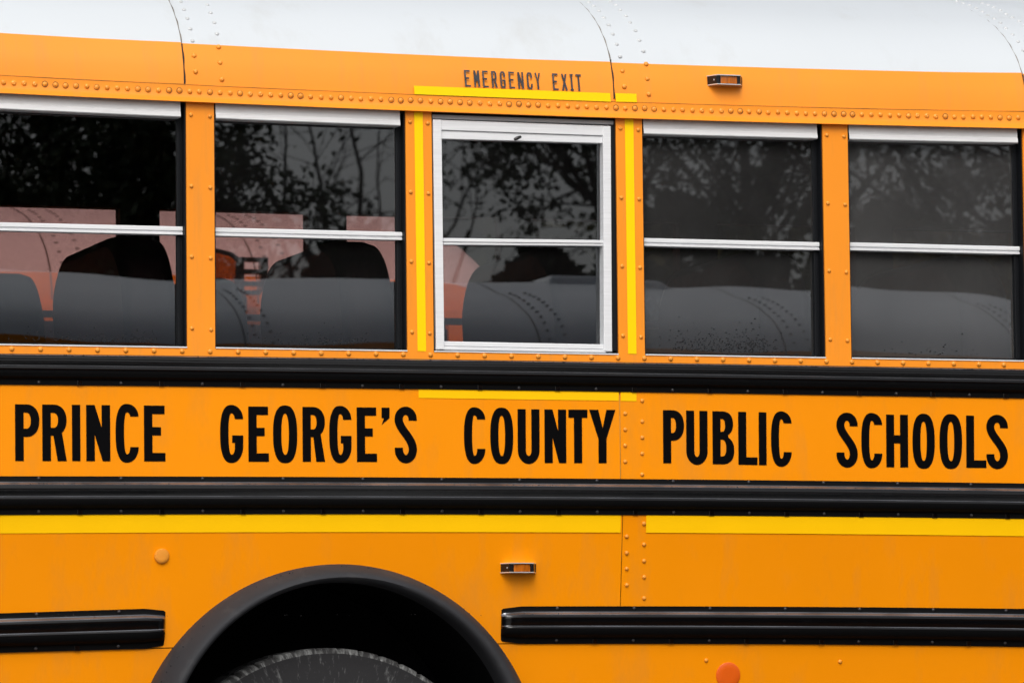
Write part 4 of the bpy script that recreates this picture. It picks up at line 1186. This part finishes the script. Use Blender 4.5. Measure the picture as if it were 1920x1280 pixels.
make_tree('broadleaf_tree', 'forked leafy tree mirrored in the exit window', (8.9, -20.4, 0), 31, fork_h=4.1, trunk_r=0.17, n_limbs=8, leaf_n=34, leaf_s=0.068, reach=2.3, bare=0.48, droop=0.06, group=GT)
make_tree('broadleaf_tree', 'leafy tree mirrored in the two hazy windows', (11.7, -19.0, 0), 47, fork_h=2.8, trunk_r=0.18, n_limbs=8, bare=0.2, leaf_n=26, leaf_s=0.068, reach=2.3, group=GT)

def make_evergreen(name, label, base, seed, height, rad, group, n=3600, s=0.15, shape=2.4):
    rnd = random.Random(seed)
    root = empty(name, base, label, 'tree', group)
    CENTRE[root.name] = Vector((0, 0, 0))
    w = MB(); w.tube([(0, 0, 0), (0.03, 0.02, height*0.5), (0, 0, height*0.95)], [0.09, 0.06, 0.015], 7)
    for i in range(40):
        z = rnd.uniform(0.3, height*0.9); a = rnd.uniform(0, 6.28); r = rad*(1-(z/height)**2)*0.8
        w.tube([(0, 0, z), (r*0.5*cos(a), r*0.5*sin(a), z+0.1), (r*cos(a), r*sin(a), z+0.28)], [0.02, 0.012, 0.004], 4)
    w.build('trunk', M['bark'], root, True, centre=(0, 0, 0))
    lv = MB()
    lobes = [(rnd.uniform(0, 6.28), rnd.uniform(0.1, 0.95)) for _ in range(26)]
    for _ in range(n):
        t = rnd.random()**0.8; z = height*(0.05+0.95*t); a = rnd.uniform(0, 6.28)
        k = 1+0.22*sin(3*a+seed)*cos(5*t+seed)+0.10*sin(9*a+12*t)
        r = rad*k*max(0.04, (1-t**shape))*math.sqrt(rnd.uniform(0.35, 1.0))
        d = Vector((cos(a), sin(a), rnd.uniform(0.1, 1.2))).normalized()+Vector((rnd.gauss(0, 0.4), rnd.gauss(0, 0.4), rnd.gauss(0, 0.3)))
        leaf_quad(lv, Vector((r*cos(a), r*sin(a), z)), d, s*rnd.uniform(0.6, 1.4), rnd)
    tag(lv.build('crown', M['leaf2'], root, centre=(0, 0, 0)), kind='stuff')
    return root
GE = 'dense evergreens behind the opposite bus'
LE = 'dense dark evergreen mirrored just above the opposite bus roof'
e0 = make_evergreen('evergreen_tree', LE, (1.2, -18.0, 0), 5, 4.62, 0.95, GE, n=6500, s=0.14, shape=6.0)
rnd = random.Random(9)
for i in range(1, 10):
    copy_tree(e0, (1.2+1.32*i+rnd.uniform(-0.15, 0.15), -18.0+rnd.uniform(-0.4, 0.4), 0), rnd.uniform(0, 6), rnd.uniform(0.92, 1.04), LE, GE)
GB = 'tall dense trees beyond the parked buses'
LB_ = 'tall dense dark tree behind the parked buses, seen through both rows of windows'
f0 = make_evergreen('evergreen_tree', LB_, (-1.0, 16.0, 0), 15, 8.5, 2.2, GB, n=11000, s=0.26)
for i in range(8):
    copy_tree(f0, (0.0+2.1*i, 18.6+rnd.uniform(-0.5, 0.5), 0), rnd.uniform(0, 6), rnd.uniform(0.95, 1.15), LB_, GB)
for i in range(1, 8):
    copy_tree(f0, (-1.0+2.1*i, 16.0+rnd.uniform(-0.6, 0.6), 0), rnd.uniform(0, 6), rnd.uniform(0.9, 1.1), LB_, GB)
